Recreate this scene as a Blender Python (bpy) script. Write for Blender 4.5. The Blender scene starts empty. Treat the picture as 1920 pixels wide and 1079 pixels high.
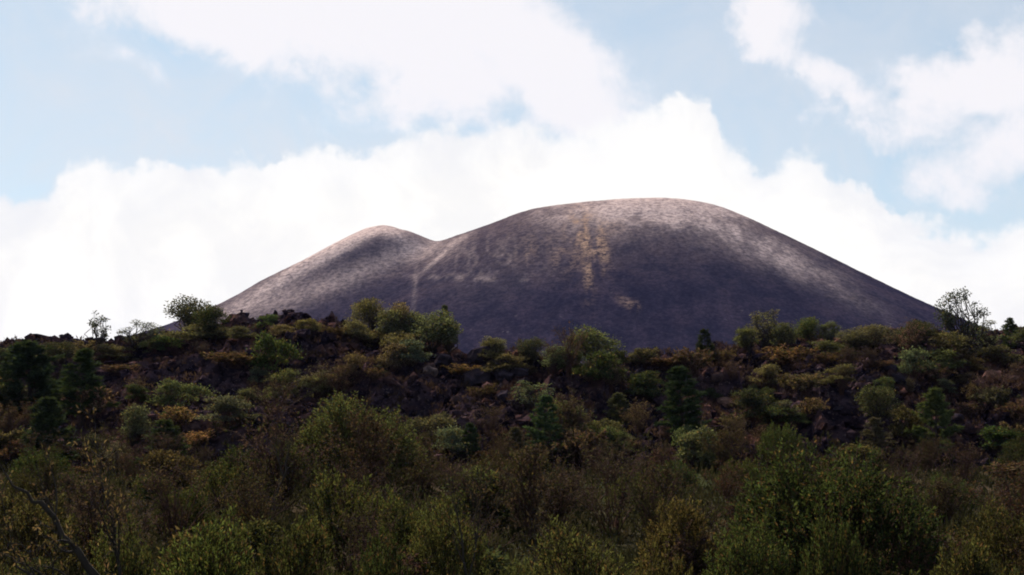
import bpy, math, random
import numpy as np
from math import radians, sin, cos, tan, atan, atan2, asin, pi, sqrt, exp

scene = bpy.context.scene
coll = scene.collection
F = 2637.0                      # focal length in photo pixels (photo 1920 x 1079)
TILT = radians(5.64)

# ------------------------------------------------------------------ camera
cam_data = bpy.data.cameras.new('camera')
cam_data.sensor_width = 36.0
cam_data.lens = 36.0 * F / 1920.0
cam_data.clip_start = 0.1
cam_data.clip_end = 12000
cam = bpy.data.objects.new('camera', cam_data)
cam.location = (0, 0, 0)
cam.rotation_euler = (radians(90) + TILT, 0, 0)
coll.objects.link(cam)
scene.camera = cam

# ------------------------------------------------------------------ render look
scene.view_settings.view_transform = 'Standard'
scene.view_settings.look = 'None'
scene.view_settings.exposure = 0.75
scene.view_settings.gamma = 1.0
scene.view_settings.use_curve_mapping = False
scene.cycles.filter_width = 1.9
scene.cycles.use_denoising = True
scene.cycles.sample_clamp_direct = 1.0
scene.cycles.sample_clamp_indirect = 1.0
scene.cycles.max_bounces = 6
scene.cycles.transparent_max_bounces = 4
scene.cycles.volume_bounces = 0

# ------------------------------------------------------------------ light
SUN_EL = radians(43)
SUN_AZ = radians(-25)           # measured from +Y towards +X: behind the volcano, a little to its left
SUN_STRENGTH = 5.0
SKY_STRENGTH = 0.1
sun_dir = np.array([sin(SUN_AZ) * cos(SUN_EL), cos(SUN_AZ) * cos(SUN_EL), sin(SUN_EL)])
sd = bpy.data.lights.new('sun', 'SUN')
sd.energy = SUN_STRENGTH
sd.angle = radians(0.6)
sd.color = (1.0, 0.90, 0.77)
so = bpy.data.objects.new('sun', sd)
from mathutils import Vector
so.rotation_euler = Vector(-sun_dir).to_track_quat('-Z', 'Y').to_euler()
so.location = (0, 0, 400)
coll.objects.link(so)


def unproject(px, py):
    u = (px - 960.0) / F
    v = (539.5 - py) / F
    d = np.array([u, cos(TILT) - v * sin(TILT), sin(TILT) + v * cos(TILT)])
    return d


def project(p):
    x, y, z = p[..., 0], p[..., 1], p[..., 2]
    f = y * cos(TILT) + z * sin(TILT)
    up = -y * sin(TILT) + z * cos(TILT)
    return 960 + F * x / f, 539.5 - F * up / f


def ang(px, py):
    d = unproject(px, py)
    d = d / np.linalg.norm(d)
    return atan2(d[0], d[1]), asin(d[2])


# ------------------------------------------------------------------ node shorthand
class NT:
    def __init__(self, tree):
        self.t = tree
        tree.nodes.clear()

    def new(self, kind, **kw):
        n = self.t.nodes.new(kind)
        for k, v in kw.items():
            setattr(n, k, v)
        return n

    def link(self, a, b):
        self.t.links.new(a, b)

    def put(self, sock, v):
        if isinstance(v, bpy.types.NodeSocket):
            self.link(v, sock)
        else:
            sock.default_value = v

    def m(self, op, a, b=None, c=None, clamp=False):
        n = self.new('ShaderNodeMath', operation=op)
        n.use_clamp = clamp
        self.put(n.inputs[0], a)
        if b is not None:
            self.put(n.inputs[1], b)
        if c is not None:
            self.put(n.inputs[2], c)
        return n.outputs[0]

    def smooth(self, x, lo, hi):
        n = self.new('ShaderNodeMapRange', interpolation_type='SMOOTHSTEP')
        self.put(n.inputs['Value'], x)
        n.inputs['From Min'].default_value = lo
        n.inputs['From Max'].default_value = hi
        return n.outputs[0]

    def lin(self, x, lo, hi, a=0.0, b=1.0):
        n = self.new('ShaderNodeMapRange')
        self.put(n.inputs['Value'], x)
        n.inputs['From Min'].default_value = lo
        n.inputs['From Max'].default_value = hi
        n.inputs['To Min'].default_value = a
        n.inputs['To Max'].default_value = b
        return n.outputs[0]

    def noise(self, vec, scale, detail=4, rough=0.55, dist=0.0):
        n = self.new('ShaderNodeTexNoise')
        n.inputs['Scale'].default_value = scale
        n.inputs['Detail'].default_value = detail
        n.inputs['Roughness'].default_value = rough
        n.inputs['Distortion'].default_value = dist
        if vec is not None:
            self.link(vec, n.inputs['Vector'])
        return n.outputs['Fac']

    def comb(self, x, y, z):
        n = self.new('ShaderNodeCombineXYZ')
        for i, v in enumerate((x, y, z)):
            self.put(n.inputs[i], v)
        return n.outputs[0]

    def mix(self, f, a, b, blend='MIX'):
        n = self.new('ShaderNodeMix', data_type='RGBA', blend_type=blend)
        self.put(n.inputs[0], f)
        for s, v in ((n.inputs[6], a), (n.inputs[7], b)):
            if isinstance(v, tuple) and len(v) == 3:
                v = v + (1.0,)
            self.put(s, v)
        return n.outputs[2]


# ------------------------------------------------------------------ sky (world): Nishita air with broken cloud
world = bpy.data.worlds.new('World')
scene.world = world
world.use_nodes = True
w = NT(world.node_tree)
out = w.new('ShaderNodeOutputWorld')
bg = w.new('ShaderNodeBackground')
bg.inputs['Strength'].default_value = SKY_STRENGTH
w.link(bg.outputs[0], out.inputs['Surface'])
sky = w.new('ShaderNodeTexSky', sky_type='NISHITA')
sky.sun_disc = False
sky.sun_elevation = SUN_EL
sky.sun_rotation = SUN_AZ
sky.altitude = 2400
sky.air_density = 1.0
sky.dust_density = 1.6
sky.ozone_density = 1.0
tc = w.new('ShaderNodeTexCoord')
gen = tc.outputs['Generated']
sep = w.new('ShaderNodeSeparateXYZ')
w.link(gen, sep.inputs[0])
az = w.m('ARCTAN2', sep.outputs[0], sep.outputs[1])
el = w.m('ARCSINE', sep.outputs[2])
# slow wobble of the cloud outlines
n1 = w.noise(gen, 9.0, 5, 0.55)
n2 = w.noise(gen, 26.0, 8, 0.6)
n3 = w.noise(gen, 5.0, 6, 0.6, 0.3)
n4 = w.noise(gen, 60.0, 6, 0.6)
n5 = w.noise(gen, 13.0, 10, 0.62, 0.7)
n6 = w.noise(gen, 130.0, 4, 0.55)
vor = w.new('ShaderNodeTexVoronoi', feature='SMOOTH_F1')
vor.inputs['Scale'].default_value = 34.0
vor.inputs['Smoothness'].default_value = 0.35
vor.inputs['Detail'].default_value = 2.0
w.link(gen, vor.inputs['Vector'])
# low cumulus bank: its upper outline as elevation over azimuth
BANK = [(-300, 330), (-120, 350), (0, 358), (60, 360), (110, 335), (128, 296), (180, 292), (300, 292), (325, 280), (345, 294), (430, 290), (505, 288), (545, 262),
        (610, 262), (640, 272), (690, 258), (745, 240), (830, 214), (900, 226), (960, 212), (1030, 240), (1100, 240), (1150, 225), (1180, 195),
        (1230, 180), (1290, 168), (1318, 178), (1340, 205), (1352, 245), (1395, 280), (1440, 302), (1465, 284), (1490, 272),
        (1530, 276), (1560, 312), (1600, 328), (1625, 338), (1660, 386), (1740, 396), (1800, 420), (1860, 432), (1900, 408), (1960, 400), (2100, 360), (2300, 340)]
pts = [ang(*p) for p in BANK]
A0, A1, E0, E1 = -0.55, 0.55, 0.0, 0.40
fc = w.new('ShaderNodeFloatCurve')
cv = fc.mapping.curves[0]
while len(cv.points) > 2:
    cv.points.remove(cv.points[1])
cv.points[0].location = (0.0, (pts[0][1] - E0) / (E1 - E0))
cv.points[1].location = (1.0, (pts[-1][1] - E0) / (E1 - E0))
for a, e in pts:
    cv.points.new((a - A0) / (A1 - A0), (e - E0) / (E1 - E0))
for p in cv.points:
    p.handle_type = 'AUTO'
fc.mapping.update()
w.link(w.lin(az, A0, A1), fc.inputs['Value'])
T = w.lin(fc.outputs[0], 0.0, 1.0, E0, E1)
aside = w.smooth(w.m('ABSOLUTE', az), 0.50, 0.95)       # round the rest of the horizon the bank sinks to low cumulus
T = w.m('SUBTRACT', T, w.m('MULTIPLY', aside, 0.09))
f1 = w.m('SUBTRACT', T, el)
f1 = w.m('ADD', f1, w.m('MULTIPLY', w.m('SUBTRACT', n2, 0.5), 0.034))
f1 = w.m('ADD', f1, w.m('MULTIPLY', w.m('SUBTRACT', n4, 0.5), 0.022))
f1 = w.m('ADD', f1, w.m('MULTIPLY', w.m('SUBTRACT', n6, 0.5), 0.008))
f1 = w.m('SUBTRACT', f1, w.m('MULTIPLY', w.m('SUBTRACT', vor.outputs['Distance'], 0.35), 0.010))
soft_edge = w.smooth(n3, 0.40, 0.62)
bank = w.smooth(w.m('DIVIDE', f1, w.m('ADD', w.m('MULTIPLY', soft_edge, 1.6), 1.0)), -0.0028, 0.0040)
bank_soft = w.smooth(f1, -0.035, 0.02)
# high veils and puffs, each an elliptical swelling of the cloud density
BLOBS = [(560, -40, 330, 95, -8, 1.0), (520, 45, 150, 60, 25, .75), (770, 90, 260, 110, 12, 1.05), (980, 70, 150, 130, 0, .9), (1080, 175, 130, 75, 20, 1.0),
         (700, 185, 90, 50, 0, .5), (830, 190, 90, 60, 0, .5), (250, 5, 170, 48, 18, .75), (400, 75, 130, 50, 28, .6), (120, 60, 120, 50, 0, .2), (285, 128, 22, 26, -30, .45), (235, 110, 40, 20, 0, .3),
         (908, 105, 36, 40, -20, -.6), (955, 175, 45, 50, 0, -.6), (675, 145, 26, 26, 0, -.35), (600, 230, 120, 26, 0, .25),
         (1400, 15, 75, 45, 0, .8), (1465, 25, 75, 50, 0, .85), (1440, 85, 40, 40, 0, .5), (1500, 120, 70, 28, 20, .5), (1545, 145, 45, 32, 20, .55), (1605, 188, 60, 32, 25, .85), (1530, 212, 18, 14, 0, .4),
         (1770, 160, 100, 70, -15, .8), (1840, 190, 130, 85, 0, .85), (1930, 150, 90, 90, 0, .6), (1685, 262, 55, 38, -15, .85), (1900, 285, 90, 50, 0, .8), (1850, 225, 48, 24, 0, -.55), (1860, 75, 90, 35, -20, .5),
         (1720, 345, 55, 40, 0, .55), (1790, 345, 60, 36, 0, .65), (1830, 375, 40, 34, 0, .5), (1660, 30, 120, 30, 0, .12), (1560, 250, 60, 30, 0, .2)]
wob = w.noise(gen, 18.0, 4, 0.5)
azw = w.m('ADD', az, w.m('MULTIPLY', w.m('SUBTRACT', n2, 0.5), 0.050))
elw = w.m('ADD', el, w.m('MULTIPLY', w.m('SUBTRACT', wob, 0.5), 0.045))
dens = None
for (px, py, sx, sy, rot, wt) in BLOBS:
    a, e = ang(px, py)
    r = radians(rot)
    du = w.m('SUBTRACT', azw, a)
    dv = w.m('SUBTRACT', e, elw)     # downwards positive, as in pixels
    ca, sa = cos(r), sin(r)
    p = w.m('ADD', w.m('MULTIPLY', du, ca * F / sx), w.m('MULTIPLY', dv, sa * F / sx))
    q = w.m('ADD', w.m('MULTIPLY', du, -sa * F / sy), w.m('MULTIPLY', dv, ca * F / sy))
    d2 = w.m('ADD', w.m('MULTIPLY', p, p), w.m('MULTIPLY', q, q))
    g = w.m('MULTIPLY', w.m('EXPONENT', w.m('MULTIPLY', d2, -0.8)), wt)
    dens = g if dens is None else w.m('ADD', dens, g)
# broken cloud everywhere else in the sky
wide = w.smooth(n3, 0.50, 0.74)
far_side = w.smooth(w.m('MAXIMUM', w.m('ABSOLUTE', az), w.m('MULTIPLY', el, 1.15)), 0.40, 0.62)
dens = w.m('ADD', dens, w.m('MULTIPLY', w.m('MULTIPLY', wide, far_side), 1.0))
dens = w.m('ADD', dens, w.m('MULTIPLY', w.m('SUBTRACT', n2, 0.5), 0.7))
dens = w.m('ADD', dens, w.m('MULTIPLY', w.m('SUBTRACT', n5, 0.5), 2.0))
dens = w.m('ADD', dens, w.m('MULTIPLY', w.m('SUBTRACT', n4, 0.5), 0.7))
dens = w.m('ADD', dens, w.m('MULTIPLY', w.m('SUBTRACT', n6, 0.5), 0.35))
veil = w.smooth(dens, -0.6, 1.4)
veil = w.m('MULTIPLY', veil, 0.97)
veil = w.m('MAXIMUM', veil, w.m('MULTIPLY', bank_soft, 0.55))
thin = w.m('MULTIPLY', w.m('ADD', w.m('MULTIPLY', n5, 0.7), 0.32), w.lin(el, 0.15, 0.75, 1.0, 0.25))
vm = w.new('ShaderNodeVectorMath', operation='DOT_PRODUCT')
w.link(gen, vm.inputs[0]); vm.inputs[1].default_value = tuple(sun_dir)
thin = w.m('MULTIPLY', thin, w.lin(w.smooth(vm.outputs['Value'], 0.1, 0.85), 0, 1, 0.12, 1.1))   # thin cloud glares on the sun's side only
veil = w.m('MAXIMUM', veil, thin)
skyc = w.mix(1.0, sky.outputs[0], (0.66, 0.82, 0.74), 'MULTIPLY')
SKYCOL = skyc
veil_col = w.mix(w.smooth(dens, 0.35, 1.25), (4.7, 4.75, 4.95), (5.75, 5.6, 5.75))
c1 = w.mix(veil, SKYCOL, veil_col)
bank_col = w.mix(w.smooth(f1, 0.0, 0.05), (5.75, 5.75, 5.8), (6.2, 6.1, 5.9))
bank_col = w.mix(1.0, bank_col, w.mix(w.smooth(n5, 0.36, 0.62), (0.94, 0.945, 0.96), (1.04, 1.035, 1.02)), 'MULTIPLY')
c2 = w.mix(bank, c1, bank_col)
w.link(c2, bg.inputs['Color'])


# ------------------------------------------------------------------ numpy noise
def _hash(ix, iy, seed):
    h = (ix.astype(np.int64) * 374761393 + iy.astype(np.int64) * 668265263 + seed * 2147483647 * 3) & 0xFFFFFFFF
    h = ((h ^ (h >> 13)) * 1274126177) & 0xFFFFFFFF
    h = (h ^ (h >> 16)) & 0xFFFFFFFF
    return h.astype(np.float64) / 4294967295.0


def vnoise(x, y, seed=0):
    x = np.asarray(x, float); y = np.asarray(y, float)
    ix = np.floor(x); iy = np.floor(y)
    fx = x - ix; fy = y - iy
    fx = fx * fx * fx * (fx * (fx * 6 - 15) + 10); fy = fy * fy * fy * (fy * (fy * 6 - 15) + 10)
    a = _hash(ix, iy, seed); b = _hash(ix + 1, iy, seed); c = _hash(ix, iy + 1, seed); d = _hash(ix + 1, iy + 1, seed)
    return (a * (1 - fx) + b * fx) * (1 - fy) + (c * (1 - fx) + d * fx) * fy


def fbm(x, y, octv=5, seed=0, gain=0.5):
    s = 0; a = 1; t = 0
    for k in range(octv):
        s = s + a * vnoise(x, y, seed + 17 * k)
        t += a; a *= gain
        x = x * 2.03 + 5.3; y = y * 1.98 + 9.1
    return s / t


def ridged(x, y, octv=5, seed=0, gain=0.55):
    s = 0; a = 1; t = 0
    for k in range(octv):
        s = s + a * (1 - np.abs(2 * vnoise(x, y, seed + 31 * k) - 1))
        t += a; a *= gain
        x = x * 2.07 + 3.3; y = y * 2.01 + 7.7
    return s / t


# ------------------------------------------------------------------ mesh helpers
def mesh_arrays(name, V, Fq, mats=(), smooth=False):
    """V (n,3), Fq (m,k) with a constant number of corners per face."""
    V = np.asarray(V, dtype=np.float32); Fq = np.asarray(Fq, dtype=np.int32)
    me = bpy.data.meshes.new(name)
    m, k = Fq.shape
    me.vertices.add(len(V)); me.loops.add(m * k); me.polygons.add(m)
    me.vertices.foreach_set('co', V.ravel())
    me.loops.foreach_set('vertex_index', Fq.ravel())
    me.polygons.foreach_set('loop_start', np.arange(0, m * k, k, dtype=np.int32))
    me.polygons.foreach_set('use_smooth', np.full(m, smooth, dtype=bool))
    for mt in mats:
        me.materials.append(mt)
    me.update(calc_edges=True)
    return me


def grid_faces(nx, ny):
    i = np.arange(nx - 1)[None, :]; j = np.arange(ny - 1)[:, None]
    a = j * nx + i
    return np.stack([a, a + 1, a + nx + 1, a + nx], -1).reshape(-1, 4)


def link(name, me, parent=None, **props):
    o = bpy.data.objects.new(name, me)
    coll.objects.link(o)
    if parent is not None:
        o.parent = parent
    for k, v in props.items():
        if v is not None:
            o[k] = v
    return o


class Tubes:
    def __init__(self, sides=4):
        self.V = []; self.Fc = []; self.n = 0; self.s = sides

    def add(self, pts, radii, sides=None):
        s = self.s
        pts = np.asarray(pts, float); k = len(pts)
        radii = np.asarray(radii, float)
        d = pts[-1] - pts[0]; d = d / (np.linalg.norm(d) + 1e-9)
        ref = np.array([1.0, 0, 0]) if abs(d[0]) < 0.8 else np.array([0, 1.0, 0])
        u = np.cross(d, ref); u /= np.linalg.norm(u); v = np.cross(d, u)
        t = np.arange(s) * 2 * pi / s
        ring = np.cos(t)[:, None] * u + np.sin(t)[:, None] * v
        P = pts[:, None, :] + radii[:, None, None] * ring[None]
        self.V.append(P.reshape(-1, 3))
        j = np.arange(k - 1)[:, None]; i = np.arange(s)[None, :]
        a = self.n + j * s + i; b = self.n + j * s + (i + 1) % s
        self.Fc.append(np.stack([a, b, b + s, a + s], -1).reshape(-1, 4))
        self.n += k * s

    def mesh(self, name, mat):
        return mesh_arrays(name, np.concatenate(self.V), np.concatenate(self.Fc), [mat], True)


def unit(a):
    return a / (np.linalg.norm(a, axis=-1, keepdims=True) + 1e-9)


def leaf_arrays(P, D, L, W, rng, fold=0.15):
    n = len(P)
    R = unit(rng.normal(size=(n, 3)))
    S = unit(np.cross(D, R)); N = np.cross(S, D)
    L = np.broadcast_to(L, (n,))[:, None]; W = np.broadcast_to(W, (n,))[:, None]
    mid = P + D * L * 0.45 + N * L * fold
    V = np.stack([P, mid + S * W * .5, P + D * L, mid - S * W * .5], 1).reshape(-1, 3)
    Fq = np.arange(n * 4).reshape(n, 4)
    return V, Fq


def bez(a, b, bend, n=6, rng=None):
    t = np.linspace(0, 1, n)[:, None]
    a = np.asarray(a, float); b = np.asarray(b, float)
    c = (a + b) / 2 + bend
    return (1 - t) ** 2 * a + 2 * t * (1 - t) * c + t * t * b


# ------------------------------------------------------------------ materials
def mat_new(name):
    m = bpy.data.materials.new(name)
    m.use_nodes = True
    nt = NT(m.node_tree)
    o = nt.new('ShaderNodeOutputMaterial')
    return m, nt, o


def foliage_mat(name, trans=0.35, vary=0.55, rough=0.6, second=None, second_amt=0.3):
    m, nt, o = mat_new(name)
    oi = nt.new('ShaderNodeObjectInfo')
    geo = nt.new('ShaderNodeNewGeometry')
    tcn = nt.new('ShaderNodeTexCoord')
    rnd = geo.outputs['Random Per Island']
    nz = nt.noise(tcn.outputs['Object'], 1.3, 3)
    val = nt.m('MULTIPLY', nt.lin(rnd, 0, 1, 1 - vary, 1 + vary), nt.lin(nz, 0.3, 0.7, 0.72, 1.28))
    hsv = nt.new('ShaderNodeHueSaturation')
    nt.link(val, hsv.inputs['Value'])
    hsv.inputs['Saturation'].default_value = 0.80
    r2 = nt.m('FRACT', nt.m('MULTIPLY', rnd, 17.31))
    nt.link(nt.lin(r2, 0, 1, 0.475, 0.525), hsv.inputs['Hue'])
    base = oi.outputs['Color']
    if second is not None:
        r3 = nt.m('FRACT', nt.m('MULTIPLY', rnd, 71.7))
        base = nt.mix(nt.m('LESS_THAN', r3, second_amt), base, second)
    nt.link(base, hsv.inputs['Color'])
    col = hsv.outputs[0]
    d = nt.new('ShaderNodeBsdfDiffuse')
    nt.link(col, d.inputs['Color'])
    t = nt.new('ShaderNodeBsdfTranslucent')
    nt.link(nt.mix(1.0, col, (1.25, 1.2, 0.6), 'MULTIPLY'), t.inputs['Color'])
    mx = nt.new('ShaderNodeMixShader')
    mx.inputs[0].default_value = trans
    nt.link(d.outputs[0], mx.inputs[1]); nt.link(t.outputs[0], mx.inputs[2])
    nt.link(mx.outputs[0], o.inputs['Surface'])
    return m


def bark_mat(name, c1, c2):
    m, nt, o = mat_new(name)
    tcn = nt.new('ShaderNodeTexCoord')
    nz = nt.noise(tcn.outputs['Object'], 6, 5)
    col = nt.mix(nz, c1, c2)
    d = nt.new('ShaderNodeBsdfPrincipled')
    nt.link(col, d.inputs['Base Color'])
    d.inputs['Roughness'].default_value = 0.85
    d.inputs['Specular IOR Level'].default_value = 0.05
    nt.link(d.outputs[0], o.inputs['Surface'])
    return m


M_LEAF = foliage_mat('leaf', 0.42, 0.65, second=(0.10, 0.065, 0.022, 1), second_amt=0.10)
M_PINE = foliage_mat('pine_needle', 0.22, 0.45)
M_WILLOW = foliage_mat('lance_leaf', 0.5, 0.7, second=(0.07, 0.04, 0.015, 1), second_amt=0.12)
M_DRY = foliage_mat('dry_leaf', 0.30, 0.6, second=(0.045, 0.045, 0.015, 1), second_amt=0.25)
M_BARK = bark_mat('bark', (0.02, 0.015, 0.012), (0.06, 0.048, 0.04))
M_TWIG = bark_mat('reddish_twig', (0.035, 0.018, 0.014), (0.085, 0.045, 0.035))
M_PALEBARK = bark_mat('pale_bark', (0.05, 0.035, 0.025), (0.20, 0.13, 0.075))


def lava_mat():
    m, nt, o = mat_new('lava_rock')
    geo = nt.new('ShaderNodeNewGeometry')
    pos = geo.outputs['Position']
    rnd = geo.outputs['Random Per Island']
    big = nt.noise(pos, 0.16, 5, 0.6)
    med = nt.noise(pos, 0.9, 6, 0.65)
    fine = nt.noise(pos, 4.5, 5, 0.6)
    base = nt.mix(nt.smooth(med, 0.35, 0.68), (0.007, 0.005, 0.009), (0.052, 0.032, 0.038))
    rust = nt.m('MULTIPLY', nt.smooth(big, 0.43, 0.62), nt.smooth(med, 0.40, 0.62))
    base = nt.mix(nt.m('MULTIPLY', rust, 0.85), base, (0.105, 0.047, 0.030))
    pale = nt.m('MULTIPLY', nt.smooth(fine, 0.56, 0.72), 0.6)
    base = nt.mix(pale, base, (0.17, 0.12, 0.11))
    v = nt.new('ShaderNodeHueSaturation')
    nt.link(base, v.inputs['Color'])
    nt.link(nt.lin(rnd, 0, 1, 0.4, 1.75), v.inputs['Value'])
    d = nt.new('ShaderNodeBsdfPrincipled')
    nt.link(v.outputs[0], d.inputs['Base Color'])
    d.inputs['Roughness'].default_value = 1.0
    d.inputs['Specular IOR Level'].default_value = 0.0
    b = nt.new('ShaderNodeBump')
    b.inputs['Strength'].default_value = 0.9
    b.inputs['Distance'].default_value = 0.25
    nt.link(nt.noise(pos, 3.0, 8, 0.7), b.inputs['Height'])
    nt.link(b.outputs[0], d.inputs['Normal'])
    nt.link(d.outputs[0], o.inputs['Surface'])
    return m


M_LAVA = lava_mat()


def block_mat():
    m, nt, o = mat_new('lava_block')
    oi = nt.new('ShaderNodeObjectInfo')
    tcn = nt.new('ShaderNodeTexCoord')
    med = nt.noise(tcn.outputs['Object'], 2.2, 6, 0.65)
    col = nt.mix(1.0, oi.outputs['Color'], nt.mix(nt.smooth(med, 0.35, 0.7), (0.5, 0.5, 0.55), (1.7, 1.55, 1.5)), 'MULTIPLY')
    d = nt.new('ShaderNodeBsdfPrincipled')
    nt.link(col, d.inputs['Base Color'])
    d.inputs['Roughness'].default_value = 1.0
    d.inputs['Specular IOR Level'].default_value = 0.0
    b = nt.new('ShaderNodeBump')
    b.inputs['Strength'].default_value = 0.8
    b.inputs['Distance'].default_value = 0.1
    nt.link(nt.noise(tcn.outputs['Object'], 5.0, 8, 0.7), b.inputs['Height'])
    nt.link(b.outputs[0], d.inputs['Normal'])
    nt.link(d.outputs[0], o.inputs['Surface'])
    return m


M_BLOCK = block_mat()


def soil_mat():
    m, nt, o = mat_new('soil')
    geo = nt.new('ShaderNodeNewGeometry')
    pos = geo.outputs['Position']
    n = nt.noise(pos, 0.4, 7, 0.65)
    n_ = nt.noise(pos, 0.02, 5, 0.6)
    col = nt.mix(nt.smooth(n, 0.35, 0.65), (0.018, 0.014, 0.010), (0.05, 0.038, 0.024))
    col = nt.mix(nt.smooth(n_, 0.45, 0.6), col, (0.03, 0.034, 0.016))
    d = nt.new('ShaderNodeBsdfPrincipled')
    nt.link(col, d.inputs['Base Color'])
    d.inputs['Roughness'].default_value = 1.0
    d.inputs['Specular IOR Level'].default_value = 0.0
    b = nt.new('ShaderNodeBump')
    b.inputs['Strength'].default_value = 0.7
    b.inputs['Distance'].default_value = 0.2
    nt.link(n, b.inputs['Height'])
    nt.link(b.outputs[0], d.inputs['Normal'])
    nt.link(d.outputs[0], o.inputs['Surface'])
    return m


M_SOIL = soil_mat()

# ------------------------------------------------------------------ terrain
CREST = [(-500, 660), (-200, 662), (0, 662), (60, 662), (130, 655), (200, 652), (250, 650), (320, 640), (400, 628), (440, 610), (500, 606), (560, 604), (640, 612),
         (700, 628), (770, 640), (850, 668), (880, 675), (900, 668), (940, 668), (1000, 684), (1060, 694), (1150, 684), (1200, 678), (1300, 676),
         (1380, 664), (1450, 650), (1550, 640), (1650, 636), (1750, 632), (1850, 640), (1920, 640), (2150, 640), (2500, 650)]
CPX = np.array([c[0] for c in CREST], float); CPY = np.array([c[1] for c in CREST], float)
TOE = 80.0


def crest_depth(u):            # u = x / y, the bearing
    px = 960 + F * u
    return 122 + 9 * np.sin(px / 260.0 + 0.7) + 5 * np.sin(px / 97.0)


def low_ground(x, y):
    z = np.where(y < 5, -1.7, np.where(y < 14, -1.7 - 2.6 * (y - 5) / 9, np.where(y < 42, -4.3, -4.3 + 1.9 * np.clip((y - 42) / 38, 0, 1))))
    z = z + 0.25 * (fbm(x * 0.12, y * 0.12, 3, 5) - 0.5) * np.clip(y / 10, 0, 1)
    return z


def plateau(x, y):
    return 5.0 + np.clip(y - 160, 0, 1200) * 0.012


def terrain(x, y, crags=True):
    x = np.asarray(x, float); y = np.asarray(y, float)
    u = np.clip(x / np.maximum(y, 60), -0.62, 0.62)
    yc = crest_depth(u)
    px = 960 + F * u
    py = np.interp(px, CPX, CPY) + 3
    zc = yc * np.tan(np.arctan((539.5 - py) / F) + TILT)
    t = (y - TOE) / (yc - TOE)
    tt = np.clip(t, 0, 1)
    prof = tt ** 0.9 * (1 - 0.12 * np.sin(tt * pi * 2))
    z0 = low_ground(x, y)
    front = z0 * (1 - prof) + zc * prof
    back = np.maximum(zc - (y - yc) * 0.22, plateau(x, y)) 
    back = np.where(y > yc, np.where(y < yc + 60, np.minimum(zc, np.maximum(zc - np.maximum(y - yc - 2, 0) * 0.22, np.minimum(plateau(x, y), zc - 2.0))), plateau(x, y) + (np.minimum(zc - 2.0, plateau(x, y)) - plateau(x, y)) * np.exp(-(y - yc - 60) / 60.0)), zc)
    z = np.where(y < yc, front, back)
    if crags:
        env = np.clip((y - TOE + 4) / 8, 0, 1) * np.clip((260 - y) / 60, 0, 1)
        damp = 1 - 0.75 * np.exp(-((y - yc) / 4.0) ** 2)
        cr = (ridged(x * 0.13, y * 0.13, 3, 3) - 0.62) * 4.6 * damp + (ridged(x * 0.55, y * 0.55, 4, 9) - 0.6) * 1.5 * (0.4 + 0.6 * damp) + (fbm(x * 2.1, y * 2.1, 3, 21) - 0.5) * 0.7
        z = z + cr * env
    return z


def gz(x, y):
    return float(terrain(np.array([x]), np.array([y]))[0])


def ray_ground(px, py, ymin=12.0, ymax=200.0):
    d = unproject(px, py)
    ys = np.arange(ymin, ymax, 0.25)
    s = ys / d[1]
    z = terrain(d[0] * s, ys)
    hit = np.nonzero(d[2] * s <= z)[0]
    if len(hit) == 0:
        return None
    return float(ys[hit[0]])


# one ground sheet to the horizon, finer near the camera
def graded(lo, hi, step, far, grow=1.22):
    a = list(np.arange(lo, hi + step / 2, step))
    s = step
    up = a[-1]
    while up < far:
        s *= grow; up += s; a.append(up)
    s = step; dn = a[0]
    pre = []
    while dn > -far:
        s *= grow; dn -= s; pre.append(dn)
    return np.array(pre[::-1] + a)


gx = graded(-60, 60, 1.5, 3600)
gy = graded(-4, 210, 1.5, 3600)
X, Y = np.meshgrid(gx, gy)
Z = terrain(X, Y, False)
lavazone = (Y > TOE + 1) & (Y < 200) & (np.abs(X) < 88)
Z = np.where(lavazone, Z - 2.5, Z)
far_soft = np.clip((np.hypot(X, Y) - 260) / 400, 0, 1)
Z = Z + far_soft * (fbm(X * 0.006, Y * 0.006, 4, 8) - 0.5) * 5
ground = link('ground', mesh_arrays('ground', np.stack([X, Y, Z], -1).reshape(-1, 3), grid_faces(len(gx), len(gy)), [M_SOIL], True),
              kind='structure', label='dark soil of the low ground beneath the thicket')

lx = np.arange(-92, 92.01, 0.36)
ly = np.concatenate([np.arange(TOE - 3, 150, 0.30), np.arange(150, 206, 1.2)])
X, Y = np.meshgrid(lx, ly)
jx = (vnoise(X * 3.1, Y * 3.1, 71) - .5) * 0.25; jy = (vnoise(X * 3.1, Y * 3.1, 72) - .5) * 0.25
Z = terrain(X + jx, Y + jy)
edge = np.maximum(np.clip((np.abs(X) - 86) / 6, 0, 1), np.clip((TOE - Y) / 3, 0, 1))
Z = Z - edge * 1.2
lava = link('lava_slope', mesh_arrays('lava_slope', np.stack([X + jx, Y + jy, Z], -1).reshape(-1, 3), grid_faces(len(lx), len(ly)), [M_LAVA], False),
            kind='structure', label='rugged slope of black and rusty lava below the ridge')

# ------------------------------------------------------------------ the volcano: two cinder cones run together
VD = 1560.0
S = VD / F


def vx(px):
    return (px - 960) * S


def vz(py, D=VD):
    return D * tan(atan((539.5 - py) / F) + TILT)


def make_profile(pairs, sm=9.0):
    r = np.array([p[0] for p in pairs], float); d = np.array([p[1] for p in pairs], float)
    rr = np.arange(0, 1400, 2.0)
    dd = np.interp(rr, r, d)
    last = (d[-1] - d[-2]) / (r[-1] - r[-2])
    dd = np.where(rr > r[-1], d[-1] + (rr - r[-1]) * last, dd)
    k = np.exp(-0.5 * (np.arange(-20, 21) * 2.0 / sm) ** 2); k /= k.sum()
    ext = np.concatenate([dd[20:0:-1], dd, dd[-1] + (np.arange(1, 21) * 2.0) * last])
    dd = np.convolve(ext, k, 'valid')
    return rr, dd - dd[0]


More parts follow.
